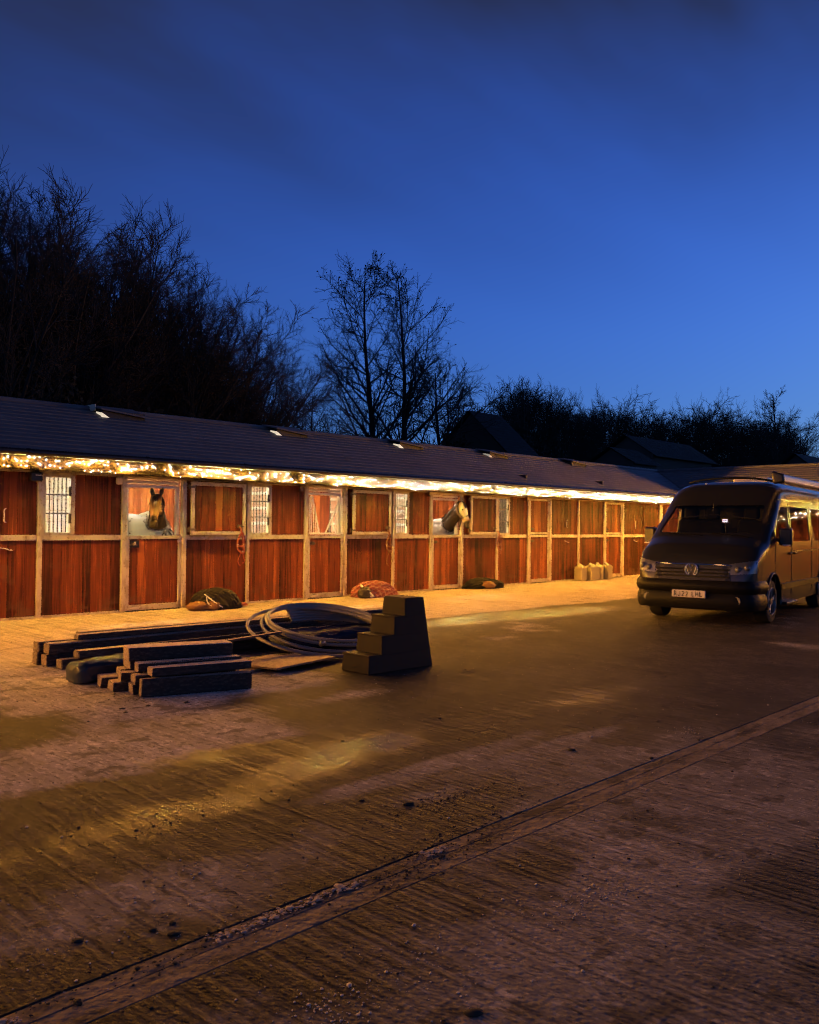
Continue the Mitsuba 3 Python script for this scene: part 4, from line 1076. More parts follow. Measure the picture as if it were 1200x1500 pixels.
# ------------------------------------------------------------------ horses
scene['m_coat'] = {'type': 'twosided', 'bsdf': {'type': 'principled', 'base_color': {'type': 'mesh_attribute', 'name': 'vertex_color'}, 'roughness': .55, 'specular': .22}}
scene['m_eye'] = pr((.008, .006, .005), .08)
scene['m_hair'] = pr((.016, .013, .012), .6)
scene['m_rug_pale'] = pr((.55, .52, .50), .85)


def unit(a): a = np.asarray(a, float); return a / np.linalg.norm(a)


def horse(key, pos, heading, poll, nose_dir, up_hint, coat, rug_cut, neck_mid=None, size=1.0):
    """pos: ground under the chest; heading: way the body faces; poll: the poll in body axes; nose_dir: way the face points, body axes"""
    M = Rz(heading, pos); M[:3, :3] *= size
    def W(p): return np.asarray(p, float) @ M[:3, :3].T + M[:3, 3]
    poll, d = np.array(poll, float), unit(nose_dir)
    side = unit(np.cross(up_hint, d)); fr = unit(np.cross(d, side))     # fr: forehead side of the head
    def H(a, b, c=0.): return poll + d * a + fr * b + side * c
    neck0, mid = np.array([.22, 0, 1.33]), np.array(neck_mid) if neck_mid is not None else poll * .45 + np.array([.12, 0, .80])
    b = chain([((-1.35, 0, 1.30), .26), ((-.95, 0, 1.22), .33), ((-.40, 0, 1.18), .34), ((.05, 0, 1.20), .31), ((.24, 0, 1.14), .22)])
    b += chain([((-1.1, 0, 1.46), .10), ((-.4, 0, 1.44), .09), ((.02, 0, 1.52), .085), (tuple(neck0 + [-.05, 0, .14]), .12)])
    b += [bone(neck0 + [0, 0, -.08], .21, mid + [.0, 0, -.03], .118), bone(neck0 + [-.06, 0, .14], .10, mid + [-.06, 0, .10], .075), bone(mid + [.0, 0, -.03], .118, poll + d * .10 - fr * .10, .085), bone(mid + [-.06, 0, .10], .075, poll - fr * .05 - d * .02, .06)]
    for s in (-1, 1):
        b += chain([((.14, s * .17, 1.05), .13), ((.10, s * .18, .80), .085), ((.14, s * .17, .48), .055), ((.12, s * .17, .14), .036), ((.15, s * .17, .05), .055)])
        b += chain([((-1.15, s * .17, 1.15), .20), ((-.98, s * .18, .88), .12), ((-1.28, s * .17, .56), .058), ((-1.20, s * .17, .16), .038), ((-1.15, s * .17, .05), .055)])
    # head
    for s in (-1, 1):
        b += [bone(H(.02, -.005, s * .035), .055, H(.17, .0, s * .052), .050), bone(H(.10, -.10, s * .03), .075, H(.24, -.085, s * .035), .070)]
        b += [bone(H(.17, .0, s * .050), .050, H(.42, -.015, s * .018), .040)]
        b += [bone(H(.50, -.035, s * .026), .036, H(.575, -.055, s * .030), .033)]
    b += [bone(H(.24, -.085), .072, H(.44, -.085), .040), bone(H(.17, .012), .045, H(.47, .008), .036), bone(H(.44, -.05), .050, H(.56, -.06), .046), bone(H(.55, -.10), .030, H(.48, -.10), .034)]
    t = skin(b, .028, 8)
    v = np.array(t.vertices)
    rel = v - poll; a = rel @ d; c = rel @ side; f_ = rel @ fr
    head = (a > -.02) & (a < .72) & (np.abs(c) < .17) & (f_ > -.21) & (f_ < .15)
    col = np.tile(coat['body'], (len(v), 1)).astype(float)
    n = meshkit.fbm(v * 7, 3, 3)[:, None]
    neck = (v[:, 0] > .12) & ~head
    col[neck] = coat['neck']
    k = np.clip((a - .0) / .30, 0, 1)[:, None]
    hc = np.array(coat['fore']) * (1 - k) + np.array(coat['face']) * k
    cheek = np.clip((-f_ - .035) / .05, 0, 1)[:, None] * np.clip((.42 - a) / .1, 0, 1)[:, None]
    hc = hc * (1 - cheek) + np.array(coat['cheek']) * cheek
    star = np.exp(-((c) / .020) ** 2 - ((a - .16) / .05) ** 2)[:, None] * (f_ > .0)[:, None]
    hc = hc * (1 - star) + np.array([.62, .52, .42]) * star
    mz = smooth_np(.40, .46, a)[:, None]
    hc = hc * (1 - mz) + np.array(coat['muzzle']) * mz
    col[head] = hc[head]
    low = (v[:, 2] < .75)[:, None] * 1.0
    col = col * (1 - low) + np.array([.015, .012, .011]) * low
    col = col * (.82 + .36 * n)
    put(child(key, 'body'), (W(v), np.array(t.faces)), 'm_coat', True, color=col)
    # ears, eyes, nostrils, forelock, mane
    for s in (-1, 1):
        base = H(-.01, .0, s * .062); tip = base - d * .165 + fr * .035 + side * s * coat.get('ear', .035)
        midp = base * .5 + tip * .5 + side * s * .012
        e = trimesh.creation.icosphere(subdivisions=3); q = np.array(e.vertices)
        ax, wd = unit(tip - base), unit(np.cross(tip - base, fr)); th = unit(np.cross(wd, ax))
        tt = (q[:, 2] + 1) / 2; wr = .042 * np.sin(np.clip(tt * .86 + .14, 0, 1) * PI) ** .8 * (1 - .25 * tt); 
        q = base + ax * (tt * np.linalg.norm(tip - base))[:, None] + wd * (q[:, 0] * wr)[:, None] + th * ((q[:, 1] * .5 - .38 * np.maximum(0, 1 - np.abs(q[:, 0]) * 1.4) * (q[:, 1] > 0)) * wr)[:, None]
        put(child(key, 'ear'), (W(q), e.faces), 'm_hair' if coat['dark_ears'] else 'm_ear', True)
        eye = trimesh.creation.icosphere(subdivisions=2, radius=.021); put(child(key, 'eye'), (W(np.array(eye.vertices) + H(.175, .012, s * .088)), eye.faces), 'm_eye', True)
        no = trimesh.creation.icosphere(subdivisions=2, radius=1.0); put(child(key, 'nostril'), (W(np.array(no.vertices) * [.012, .012, .018] + H(.565, -.035, s * .052)), no.faces), 'm_eye', True)
    mb = MB(M); r = np.random.default_rng(5)
    for i in range(26):
        c0 = r.normal(0, .018); L = r.uniform(.08, .16)
        mb.tube(curve([H(-.03, .02, c0), H(.03, .062, c0 * 1.1), H(L, .052, c0 * 1.3 + r.normal(0, .008))], 6), [.007, .007, .006, .005, .004, .002], 4)
    mb.build(child(key, 'forelock'), 'm_hair', True)
    mb = MB(M); top = [neck0 + [-.15, 0, .24], mid + [-.10, 0, .17], poll - fr * .09 - d * .05]; line = curve(top, 60)
    for p in line:
        for _ in range(2):
            s = 1; q = p + r.normal(0, .012, 3)
            mb.tube(curve([q, q + side * s * .06 + [0, 0, -.01], q + side * s * .11 + [0, 0, -.15 + r.normal(0, .03)]], 5), [.011, .010, .009, .006, .002], 4)
    mb.build(child(key, 'mane'), 'm_hair', True)
    # rug: a shell over the barrel and shoulders
    sh = chain([((-1.40, 0, 1.30), .30), ((-.95, 0, 1.23), .365), ((-.40, 0, 1.19), .375), ((.05, 0, 1.21), .345), ((.24, 0, 1.16), .265)]) + chain([((-1.1, 0, 1.46), .135), ((-.4, 0, 1.45), .125), ((.02, 0, 1.53), .12), (tuple(neck0 + [-.05, 0, .15]), .16)])
    sh += [bone(neck0 + [0, 0, -.08], .245, neck0 + (mid - neck0) * rug_cut + [0, 0, -.06], .20)]
    m = Manifold.batch_boolean(sh, OpType.Add).refine_to_length(.04)
    m = m.trim_by_plane([0, 0, 1], .78)
    ax = unit(mid - neck0); m = m.trim_by_plane((-ax).tolist(), float(-(neck0 + (mid - neck0) * rug_cut) @ ax))
    vv, ff = man(m); tt = trimesh.Trimesh(vv, ff, process=True).subdivide_to_size(.06); trimesh.smoothing.filter_taubin(tt, iterations=6)
    vv = np.array(tt.vertices); vv += tt.vertex_normals * (.012 * (meshkit.fbm(vv * [9, 9, 3], 3, 4) - .5))[:, None] * 2
    rk = child(key, 'rug'); put(rk, (W(vv), tt.faces), 'm_rug_pale', True)
    labels[rk] = {'label': 'pale grey stable rug'}
    mb = MB(M)
    for i, (y0, y1) in enumerate(((-.05, .16), (-.11, .03), (.05, -.02), (.11, -.12), (.0, .22))):
        p = [(.36 + .03 * (i % 2), y0, 1.46 - .02 * i), (.47, (y0 + y1) / 2, 1.30), (.49, y1, 1.12), (.40, y1 * 1.1, .98)]
        mb.tube(curve(p, 12), .011, 5)
    mb.build(child(key, 'rug_strap'), 'm_hair', True)
    return M, H, W


def smooth_np(a, b, x):
    t = np.clip((x - a) / (b - a), 0, 1); return t * t * (3 - 2 * t)


scene['m_ear'] = pr((.20, .11, .055), .7)
k = thing('horse', 'bay horse in a pale rug looking straight out of the first doorway', 'horse')
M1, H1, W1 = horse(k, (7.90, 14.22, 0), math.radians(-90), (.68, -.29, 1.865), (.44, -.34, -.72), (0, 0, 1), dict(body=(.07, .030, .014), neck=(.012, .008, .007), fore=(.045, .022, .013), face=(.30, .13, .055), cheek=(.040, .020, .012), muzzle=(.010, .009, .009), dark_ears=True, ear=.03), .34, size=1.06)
mb = MB(M1); mb.tube(curve([H1(.30, .045, 0), H1(.31, .0, .062), H1(.31, -.10, .062)], 10), .010, 6); mb.tube(curve([H1(.30, .045, 0), H1(.31, .0, -.062), H1(.31, -.10, -.062)], 10), .010, 6)
k = thing('horse', 'golden faced horse with a dark neck leaning out of the third doorway', 'horse')
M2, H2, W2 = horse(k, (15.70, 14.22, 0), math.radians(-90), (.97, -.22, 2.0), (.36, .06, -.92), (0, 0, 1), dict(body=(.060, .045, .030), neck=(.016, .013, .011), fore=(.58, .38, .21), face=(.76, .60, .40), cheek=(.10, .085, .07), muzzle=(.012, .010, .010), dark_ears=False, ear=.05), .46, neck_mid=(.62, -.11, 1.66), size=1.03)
mb = MB(M2)
for s in (-1, 1):
    mb.tube(curve([H2(.33, .050, 0), H2(.34, .01, s * .060), H2(.34, -.10, s * .055), H2(.34, -.135, 0)], 14), .010, 6)
    mb.tube(curve([H2(.34, -.06, s * .066), H2(.20, -.10, s * .105), H2(.03, -.06, s * .105), H2(-.03, -.02, s * .06)], 14), .010, 6)
mb.tube(curve([H2(.36, -.14, 0), H2(.42, -.22, .02), H2(.55, -.30, .03)], 10), .012, 6)
mb.build(child(k, 'headcollar'), 'm_hair', True)

# ------------------------------------------------------------------ trees
def grow(rng, start, d, L, r0, r1, m, wig, trop):
    """polylines for N branches at once: (N, m, 3), radii (N, m)"""
    N = len(start); p = np.empty((N, m, 3)); p[:, 0] = start; d = d.copy(); st = (L / (m - 1))[:, None]
    for i in range(1, m):
        d = d + rng.normal(0, wig, (N, 3)) + np.array([0, 0, trop]); d /= np.linalg.norm(d, axis=1, keepdims=True)
        p[:, i] = p[:, i - 1] + d * st
    t = np.linspace(0, 1, m)
    return p, r0[:, None] * (1 - t) + r1[:, None] * t


def tubes(p, r, sides):
    N, m = r.shape
    t = np.gradient(p, axis=1); t /= np.linalg.norm(t, axis=2, keepdims=True) + 1e-12
    ref = np.where(np.abs(t[..., 2:]) < .85, [0, 0, 1.0], [1.0, 0, 0]); a = np.cross(t, ref); a /= np.linalg.norm(a, axis=2, keepdims=True) + 1e-12; b = np.cross(t, a)
    w = np.arange(sides) * 2 * PI / sides
    v = p[:, :, None] + r[:, :, None, None] * (np.cos(w)[:, None] * a[:, :, None] + np.sin(w)[:, None] * b[:, :, None])
    i, j = np.meshgrid(np.arange(m - 1), np.arange(sides), indexing='ij'); jj = (j + 1) % sides
    q = np.stack([i * sides + j, i * sides + jj, (i + 1) * sides + jj, (i + 1) * sides + j], -1).reshape(-1, 4)
    f = np.vstack([q[:, [0, 1, 2]], q[:, [0, 2, 3]]])
    f = f[None] + (np.arange(N) * m * sides)[:, None, None]
    return v.reshape(-1, 3), f.reshape(-1, 3)


def spawn(rng, p, r, n, t0, t1, ang, ratio, rr, m, wig, trop, apical=.5, up=0., rmin=.004):
    """n children on each branch of (p, r)"""
    N, mm = r.shape
    t = t0 + (t1 - t0) * (np.arange(n)[None] + rng.random((N, n))) / n
    x = t * (mm - 1); i = np.minimum(x.astype(int), mm - 2); w = (x - i)[..., None]
    I = np.arange(N)[:, None]
    st = p[I, i] * (1 - w) + p[I, i + 1] * w; dr_ = p[I, i + 1] - p[I, i]; dr_ /= np.linalg.norm(dr_, axis=2, keepdims=True) + 1e-12
    rad = r[I, i] * (1 - w[..., 0]) + r[I, i + 1] * w[..., 0]
    L = np.linalg.norm(np.diff(p, axis=1), axis=2).sum(1)[:, None] * ratio * (1 - apical * t) * rng.uniform(.7, 1.25, (N, n))
    z = rng.normal(size=(N, n, 3)); z -= dr_ * (z * dr_).sum(2, keepdims=True); z /= np.linalg.norm(z, axis=2, keepdims=True)
    an = np.radians(ang) * rng.uniform(.7, 1.3, (N, n))[..., None]
    d = dr_ * np.cos(an) + z * np.sin(an) + np.array([0, 0, up]); d /= np.linalg.norm(d, axis=2, keepdims=True)
    st, d, L, rad = st.reshape(-1, 3), d.reshape(-1, 3), L.reshape(-1), np.maximum(rad.reshape(-1) * rr, rmin)
    return grow(rng, st, d, L, rad, np.maximum(rad * .35, rmin * .7), m, wig, trop)


def tree_mesh(seed, H, kind):
    """(trunk mesh, crown mesh)"""
    rng = np.random.default_rng(seed); Z = np.zeros
    if kind == 'fan':                                     # many stems fanning out, long upright shoots
        n = 16; az = np.arange(n) * 2.4 + rng.uniform(-.3, .3, n); lean = np.linspace(.03, .70, n)
        d = np.stack([np.cos(az) * np.sin(lean), np.sin(az) * np.sin(lean), np.cos(lean)], 1)
        p0, r0 = grow(rng, rng.normal(0, .25, (n, 3)) * [1, 1, 0], d, H * rng.uniform(.80, .86, n), rng.uniform(.08, .16, n), np.full(n, .02), 14, .05, .02)
        a = spawn(rng, p0, r0, 13, .12, .99, 34, .34, .55, 7, .06, .06, .50)
        b = spawn(rng, *a, 11, .08, 1.0, 40, .46, .5, 4, .09, .04, .35, rmin=.009)
        c = spawn(rng, *b, 8, .08, 1.0, 42, .52, .7, 3, .11, .04, .3, rmin=.0065)
        sets = [(p0, r0, 7), (*a, 5)], [(*b, 4), (*c, 3)]
    elif kind == 'open':                                  # single trunk, open crown of ascending limbs
        p0, r0 = grow(rng, Z((1, 3)), np.array([[.03, .02, 1.0]]), np.array([H * .97]), np.array([.20]), np.array([.02]), 22, .022, .01)
        a = spawn(rng, p0, r0, 40, .12, .98, 52, .52, .46, 10, .07, .050, .82)
        b = spawn(rng, *a, 12, .12, 1.0, 40, .38, .55, 6, .11, .03, .35, rmin=.010)
        c = spawn(rng, *b, 7, .1, 1.0, 42, .46, .7, 3, .14, .02, .3, rmin=.008)
        sets = [(p0, r0, 9), (*a, 6)], [(*b, 4), (*c, 3)]
    else:                                                 # far wood: tall pole with upright branches
        p0, r0 = grow(rng, Z((1, 3)), np.array([[rng.normal(0, .04), 0, 1.0]]), np.array([H]), np.array([.20]), np.array([.03]), 14, .03, .01)
        a = spawn(rng, p0, r0, 26, .18, .98, 38 if kind == 'pole' else 55, .30 if kind == 'pole' else .38, .55, 6, .08, .09 if kind == 'pole' else .04, .45, rmin=.02)
        b = spawn(rng, *a, 9, .1, 1.0, 38, .45, .6, 4, .12, .04, .3, rmin=.018)
        c = spawn(rng, *b, 5, .2, 1.0, 42, .5, .7, 3, .15, .02, .3, rmin=.016)
        sets = [(p0, r0, 6), (*a, 4)], [(*b, 3), (*c, 3)]
    out = []
    for S in sets:
        vs, fs, n = [], [], 0
        for p, r, s in S:
            v, f = tubes(p, r, s); vs.append(v); fs.append(f + n); n += len(v)
        out.append((np.vstack(vs), np.vstack(fs)))
    if kind == 'open':                                    # a few withered leaves and seed bunches still hang on
        v, f = leaves(rng, c[0][:, -1][rng.random(len(c[0])) < .45], .055, 1); n = len(out[1][0]); out[1] = (np.vstack([out[1][0], v]), np.vstack([out[1][1], f + n]))
    return out


def leaves(rng, pts, size, k):
    c = np.repeat(pts, k, 0); N = len(c)
    a = rng.normal(size=(N, 3)); a /= np.linalg.norm(a, axis=1, keepdims=True); b = np.cross(a, rng.normal(size=(N, 3))); b /= np.linalg.norm(b, axis=1, keepdims=True)
    s = size * rng.uniform(.5, 1.3, N)[:, None]
    v = np.stack([c - a * s, c + b * s * .55, c + a * s, c - b * s * .55], 1).reshape(-1, 3); o = (np.arange(N) * 4)[:, None]
    return v, np.vstack([o + [0, 1, 2], o + [0, 2, 3]])


_plies = {}
def plant_tree(name, seed, H, kind, x, y, rot, scale, label, group=None, z=0., sz=1.):
    if (seed, kind) not in _plies:
        t, c = tree_mesh(seed, H, kind); _plies[(seed, kind)] = (mikit.ply(t, 'm_bark', smooth=True), mikit.ply(c, 'm_bark'))
    k = thing(name, label, 'tree', group)
    M = T().translate([x, y, z]).rotate([0, 0, 1], rot).scale([scale, scale, scale * sz])
    t, c = _plies[(seed, kind)]
    scene[k + '__trunk'] = {**t, 'to_world': M}; scene[k + '__crown'] = {**c, 'to_world': M}


def shrub(name, seed, x, y, rx, ry, h, n, label, group=None, size=.10):
    rng = np.random.default_rng(seed); k = thing(name, label, 'shrub', group)
    q = rng.normal(size=(n, 3)); q /= np.linalg.norm(q, axis=1, keepdims=True); q *= (rng.random((n, 1)) ** .33)
    lump = .72 + .55 * (meshkit.fbm(q * 2.2 + seed, 4, seed) - .2)[:, None]
    q = q * lump; q[:, 2] = np.abs(q[:, 2]); q = q * [rx, ry, h] + [x, y, 0]
    put(child(k, 'foliage'), leaves(rng, q, size, 1), 'm_leaf')
    n0 = 7; az = rng.uniform(0, 2 * PI, n0); d = np.stack([np.cos(az) * .4, np.sin(az) * .4, np.ones(n0)], 1)
    p, r = grow(rng, np.array([[x, y, 0]]) + rng.normal(0, rx * .3, (n0, 3)) * [1, 1, 0], d, np.full(n0, h * .8), np.full(n0, .05), np.full(n0, .01), 6, .1, .02)
    put(child(k, 'stem'), tubes(p, r, 5), 'm_bark', True)


G1 = 'bare trees massed behind the left of the stable'
for i, (x, y, H, seed, rot, sz, lab) in enumerate((
        (7.6, 23.5, 12.6, 1, 0, 1.0, 'tall bare many stemmed tree at the left edge of the photo'),
        (9.6, 25.0, 13.4, 3, 95, 1.0, 'tall bare many stemmed tree second from the left edge'),
        (11.6, 25.5, 13.6, 2, 60, 1.0, 'tall bare many stemmed tree third from the left edge'),
        (13.4, 27.0, 13.0, 4, 150, 1.0, 'bare fanned tree fourth from the left, a little lower than the tallest'),
        (15.2, 27.0, 12.2, 1, 200, .96, 'bare fanned tree in the middle of the left hand mass'),
        (16.6, 26.5, 11.0, 3, 20, .92, 'broad bare fanned tree right of the middle of the left hand mass'),
        (18.0, 27.0, 10.2, 2, 250, .92, 'broad bare fanned tree at the right of the left hand mass'),
        (19.6, 28.0, 9.0, 4, 260, .85, 'low bare fanned tree at the right end of the left hand mass'),
        (12.6, 26.4, 12.9, 3, 310, 1.0, 'bare fanned tree filling the gap between the third and fourth tall ones'),
        (14.4, 27.4, 12.3, 2, 130, 1.0, 'bare fanned tree just right of the fourth tall one'),
        (16.9, 28.0, 11.4, 4, 75, .95, 'bare fanned tree behind the broad one in the left hand mass'),
        (18.8, 28.6, 10.2, 1, 320, .9, 'bare fanned tree near the right end of the left hand mass'),
        (20.6, 30.0, 6.2, 1, 10, .85, 'small bare tree at the foot of the left hand mass'))):
    plant_tree('bare_tree', seed, 11.5, 'fan', x, y, rot, H * .87 / 11.5, lab, G1, sz=sz)
for i, (x, y, H, seed, rot) in enumerate(((9.0, 29.0, 12.4, 2, 300), (12.0, 30.5, 12.4, 4, 200), (14.6, 31.5, 12.2, 1, 30), (17.4, 31.0, 11.0, 3, 170), (19.6, 32.0, 9.6, 2, 80), (22.6, 34.0, 6.0, 3, 110))):
    plant_tree('bare_tree', seed, 11.5, 'fan', x, y, rot, H * .87 / 11.5, ('bare tree of the second row behind the left edge', 'bare tree of the second row behind the third tall one', 'bare tree of the second row behind the first roof vent', 'bare tree of the second row, right of the first roof vent', 'bare tree of the second row behind the low right end of the mass', 'small bare tree between the left hand mass and the open crowned trees')[i], G1)
for i, (x, y, h, lab) in enumerate(((7.2, 22.6, 9.3, 'black ivy clad tree at the left edge'), (9.4, 23.4, 8.3, 'ivy clad tree second from the left edge'), (11.6, 24.2, 7.2, 'ivy clad tree behind the first roof vent'))):
    shrub('ivy_tree', 170 + i, x, y, 1.5, 1.5, h, 16000, lab, None, .11)
G2 = 'the two open crowned trees'
plant_tree('open_tree', 11, 14.0, 'open', 27.5, 28.5, 20, 1.0, 'tall bare tree with an open crown behind the middle of the stable', G2)
plant_tree('open_tree', 12, 14.0, 'open', 29.4, 28.6, 140, .99, 'slimmer tall bare tree just right of the open crowned one', G2)
for i, (x, y, H, lab) in enumerate(((24.6, 30.5, 7.4, 'low bare tree left of the open crowned trees'), (32.2, 29.0, 9.4, 'low bare tree right of the open crowned trees'), (34.5, 30.0, 8.6, 'low spreading bare tree left of the far poles'), (36.8, 30.5, 8.4, 'bare tree above the barn roof'))):
    plant_tree('bare_tree', 21, 10.0, 'bushy', x, y, i * 80, H / 10.0, lab)
G3 = 'slim pole like trees of the far wood'
R3 = np.random.default_rng(31)
for i in range(54):
    t = i / 53; r_ = 1.285 + .34 * t; y = 50 + R3.uniform(-4, 4); x = r_ * y * 1.0 + R3.uniform(-.5, .5)
    plant_tree('pole_tree', 31 + i % 3, 16.0, 'pole', x, y, R3.uniform(0, 360), (.80 + .04 * math.sin(t * 6) + R3.uniform(-.04, .04)), 'slim upright bare tree in the pale wood beyond the barn', G3)
G4 = 'dark broad trees of the far wood'
for i in range(84):
    t = (i + R3.uniform(-.4, .4)) / 83; r_ = 1.55 + 1.30 * t; y = 62 - 12 * t + R3.uniform(-5, 7); x = r_ * y
    plant_tree('wood_tree', 41 + i % 3, 14.0, 'bushy', x, y, R3.uniform(0, 360), 1.14 + .06 * t + .05 * math.sin(t * 17) + R3.uniform(-.05, .05), 'dark bare broad tree in the far wood behind the farm buildings', G4, sz=1.0)
plant_tree('bare_tree', 51, 12.0, 'open', 62, 23.0, 40, .93, 'bare spreading tree rising at the right edge of the photo')
# shrubs and undergrowth that close the view below the crowns
G5 = 'dark evergreen undergrowth behind the stable'
R5 = np.random.default_rng(61)
for i in range(15):
    x = 6.5 + i * 2.25 + R5.uniform(-.5, .5); y = 21.5 + .30 * i + R5.uniform(-.8, .8); r_ = 1.9 + R5.uniform(-.3, .4)
    h = (5.4, 6.6, 5.0, 5.6, 5.0, 4.6, 4.7, 4.9, 5.3, 5.6, 5.5, 5.8, 6.4, 6.8, 6.2)[i]
    shrub('evergreen_shrub', 70 + i, x, y, r_, 1.6, h, 9000, 'dark evergreen bush in the undergrowth behind the stable', G5)
for i in range(16):
    t = i / 15; y = 33 + R5.uniform(-1, 1); x = y * (1.36 + 1.5 * t)
    shrub('evergreen_shrub', 90 + i, x, y, 4.2, 2.5, 4.6 + 2.2 * math.sin(t * 9 + 1) ** 2 + 1.0 * t, 7000, 'dark bush in the undergrowth of the far wood', 'undergrowth of the far wood', .17)

# ------------------------------------------------------------------ far farm buildings
def barn(key, x0, x1, y0, y1, ze, zr, over=.3):
    """gabled along x: eaves at y0 and y1, the ridge half way"""
    ym = (y0 + y1) / 2
    mb = MB(); mb.box(x0, x1, y0, y0 + .2, 0, ze, .01); mb.box(x0, x1, y1 - .2, y1, 0, ze, .01)
    for x in (x0, x1 - .2):
        v = np.array([[x, y0 + .2, 0], [x, y1 - .2, 0], [x, y1 - .2, ze], [x, ym, zr - .1], [x, y0 + .2, ze]]); w = v + [.2, 0, 0]
        mb.add((np.vstack([v, w]), np.array([[0, 1, 2], [0, 2, 3], [0, 3, 4], [5, 7, 6], [5, 8, 7], [5, 9, 8]])))
    mb.build(child(key, 'wall'), 'm_barn')
    for s, yy in ((0, y0), (1, y1)):
        mb = MB(); k = 16; sl = (zr - ze) / (ym - y0); yo = yy + (-over if s == 0 else over); zo = ze - over * sl
        for i in range(k):
            a, b = i / k, min((i + 1) / k + .01, 1)
            ya, yb = yo + (ym - yo) * a, yo + (ym - yo) * b; za, zb = zo + (zr - zo) * a + .04, zo + (zr - zo) * b + .01
            mb.add((np.array([[x0 - over, ya, za - .05], [x1 + over, ya, za - .05], [x1 + over, ya, za], [x0 - over, ya, za], [x1 + over, yb, zb], [x0 - over, yb, zb]]), np.array([[0, 1, 2], [0, 2, 3], [3, 2, 4], [3, 4, 5]])))
        kk = child(key, 'roof'); mb.build(kk, 'm_slate'); labels[kk] = {'kind': 'stuff'}
scene['m_barn'] = pr((.05, .045, .04), .8)
scene['m_slate'] = pr((.022, .022, .026), .7, specular=.2)
k = thing('barn', 'steep slate roofed barn rising just behind the stable ridge', 'barn')
barn(k, 29.0, 30.9, 22.2, 26.4, 4.75, 6.65, .2)
for i in range(9):
    x = 29.3 + i * .2
    put(child(k, 'eave_light'), cbox(np.array([x, 21.93, 4.50]), np.array([x + .06, 21.96, 4.53]), 0), 'm_white', emitter={'type': 'area', 'radiance': rgb(.8 * DIM, .72 * DIM, .52 * DIM), 'sampling_weight': .01}) if i in (0, 4, 8) else None
k = thing('house', 'low gabled farmhouse with a pale slate roof beyond the far wing', 'house')
barn(k, 49.6, 58.0, 26.4, 30.2, 6.3, 7.55, .35)
k = thing('shed', 'small dark shed roof in front of the gabled farmhouse', 'shed')
barn(k, 44.6, 47.4, 25.0, 28.0, 5.4, 6.3, .25)
k = thing('long_barn', 'long low dark roofed barn behind the van at the right edge', 'barn')
barn(k, 52.0, 84.0, 16.0, 21.0, 4.0, 6.0, .3)

# ------------------------------------------------------------------ litter on the concrete
def scatter(rng, n, x, y, size, flat=.55):
    ico = trimesh.creation.icosphere(subdivisions=0 if n > 300 else 2); iv, jf = np.array(ico.vertices), np.array(ico.faces)
    s = size * (rng.lognormal(0, .45, n) if n > 1 else np.ones(1))
    v = iv[None] * s[:, None, None] * np.stack([rng.uniform(.6, 1.5, n), rng.uniform(.6, 1.3, n), np.full(n, flat)], 1)[:, None]
    v = v * (1 + (.5 if n > 1 else 1.3) * (meshkit.fbm(v * 1.1 / size + rng.uniform(0, 99, (n, 1, 3)), 3, 5) - .5))[..., None]
    a = rng.uniform(0, 2 * PI, n); c, sn = np.cos(a)[:, None], np.sin(a)[:, None]
    v = np.stack([v[..., 0] * c - v[..., 1] * sn + x[:, None], v[..., 0] * sn + v[..., 1] * c + y[:, None], v[..., 2] + s[:, None] * flat * .5], -1)
    return v.reshape(-1, 3), (jf[None] + (np.arange(n) * len(iv))[:, None, None]).reshape(-1, 3)


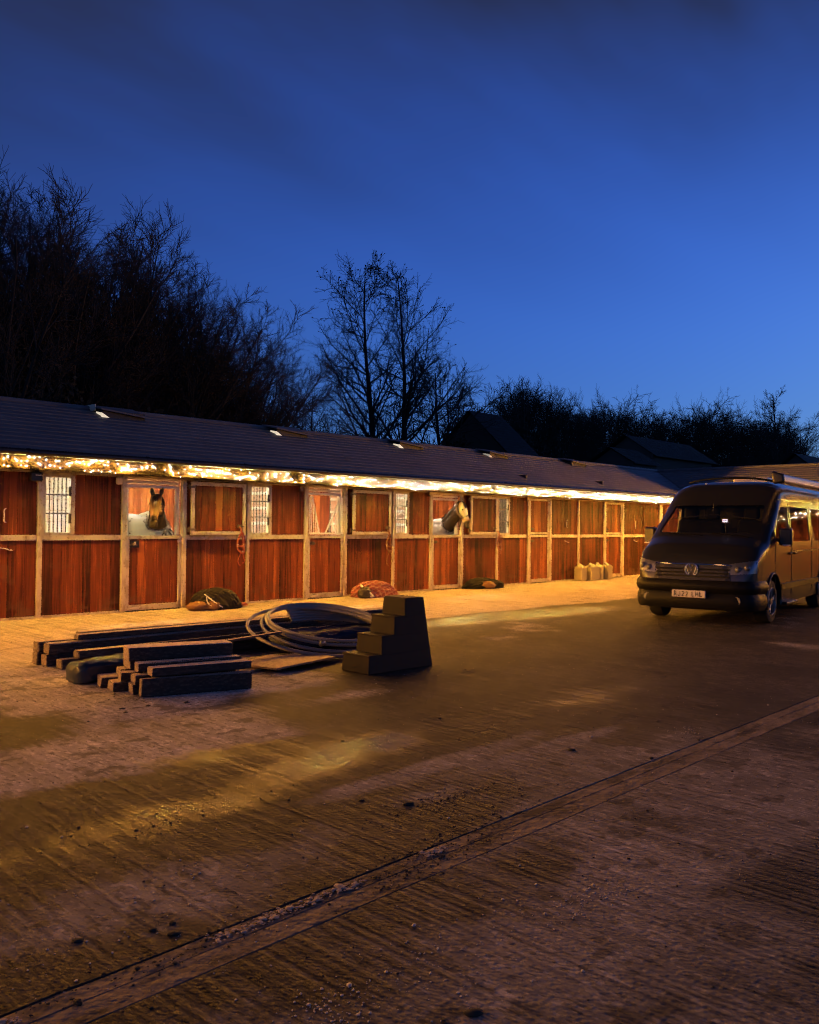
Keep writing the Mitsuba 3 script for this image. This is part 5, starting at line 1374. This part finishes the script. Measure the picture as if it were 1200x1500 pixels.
RL = np.random.default_rng(99)
def patch(n, cx, cy, sx, sy): return RL.normal(cx, sx, n), RL.normal(cy, sy, n)
X = [RL.uniform(0.5, 14, 2600)]; Y = [RL.uniform(1.0, 11, 2600)]
for n, cx, cy, sx, sy in ((120, 2.35, 3.85, .30, .10), (200, 3.5, 3.1, .25, .08), (260, 2.75, 2.60, .25, .06), (140, 3.25, 2.75, .3, .07), (160, 1.55, 2.65, .3, .05), (220, 4.1, 7.0, .5, .3), (150, 3.6, 6.75, .12, .10), (200, 12.2, 9.3, 1.0, .15)):
    x, y = patch(n, cx, cy, sx, sy); X.append(x); Y.append(y)
tag('grit', 'dark grit and muck flecks scattered over the concrete yard', 'grit', kind='stuff')
put('grit', scatter(RL, sum(map(len, X)), np.concatenate(X), np.concatenate(Y), .0032), 'm_soil')
X = [RL.uniform(.5, 8, 700)]; Y = [RL.uniform(1.2, 6.5, 700)]
for n, cx, cy, sx, sy in ((240, 2.15, 1.95, .35, .16), (160, 1.75, 2.0, .10, .07), (120, 3.0, 1.85, .15, .06), (200, 1.4, 3.0, .6, .3), (60, 5.95, 2.9, .10, .06)):
    x, y = patch(n, cx, cy, sx, sy); X.append(x); Y.append(y)
scene['m_grain'] = pr((.55, .48, .40), .6)
tag('pale_grains', 'pale grains and frost flecks scattered over the near concrete', 'grit', kind='stuff')
put('pale_grains', scatter(RL, sum(map(len, X)), np.concatenate(X), np.concatenate(Y), .0026), 'm_grain')
scene['m_crumb'] = pr((.42, .34, .27), .9)
n = 900; x = np.sort(RL.uniform(.8, 3.0, n)); keep = meshkit.fbm(np.stack([x * 3, x * 0, x * 0], -1), 3, 2) > .46; x = x[keep]
tag('mortar_crumbs', 'pale crumbled mortar along the joint in the concrete', 'mortar', kind='stuff')
put('mortar_crumbs', scatter(RL, len(x), x, 2.645 + RL.normal(0, .018, len(x)), .0055, .3), 'm_crumb')
clods = ((3.31, 3.19, .050), (3.18, 3.42, .035), (1.62, 2.86, .034), (1.70, 2.86, .04), (1.66, 2.78, .034), (1.39, 2.98, .03), (6.1, 3.2, .03), (4.9, 3.2, .04), (3.95, 4.45, .03), (2.05, 1.68, .040), (1.95, 1.72, .022), (2.9, 3.7, .03), (5.1, 2.72, .03), (3.35, 6.45, .035), (3.55, 6.40, .04), (3.30, 6.30, .03), (3.85, 6.30, .045))
for i, (x, y, s) in enumerate(clods):
    k = thing('mud_clod', 'small dark clod of muck on the concrete', 'clod', 'clods of muck on the yard')
    put(k, scatter(np.random.default_rng(i), 1, np.array([x]), np.array([y]), s * .48, .36), 'm_soil', True)
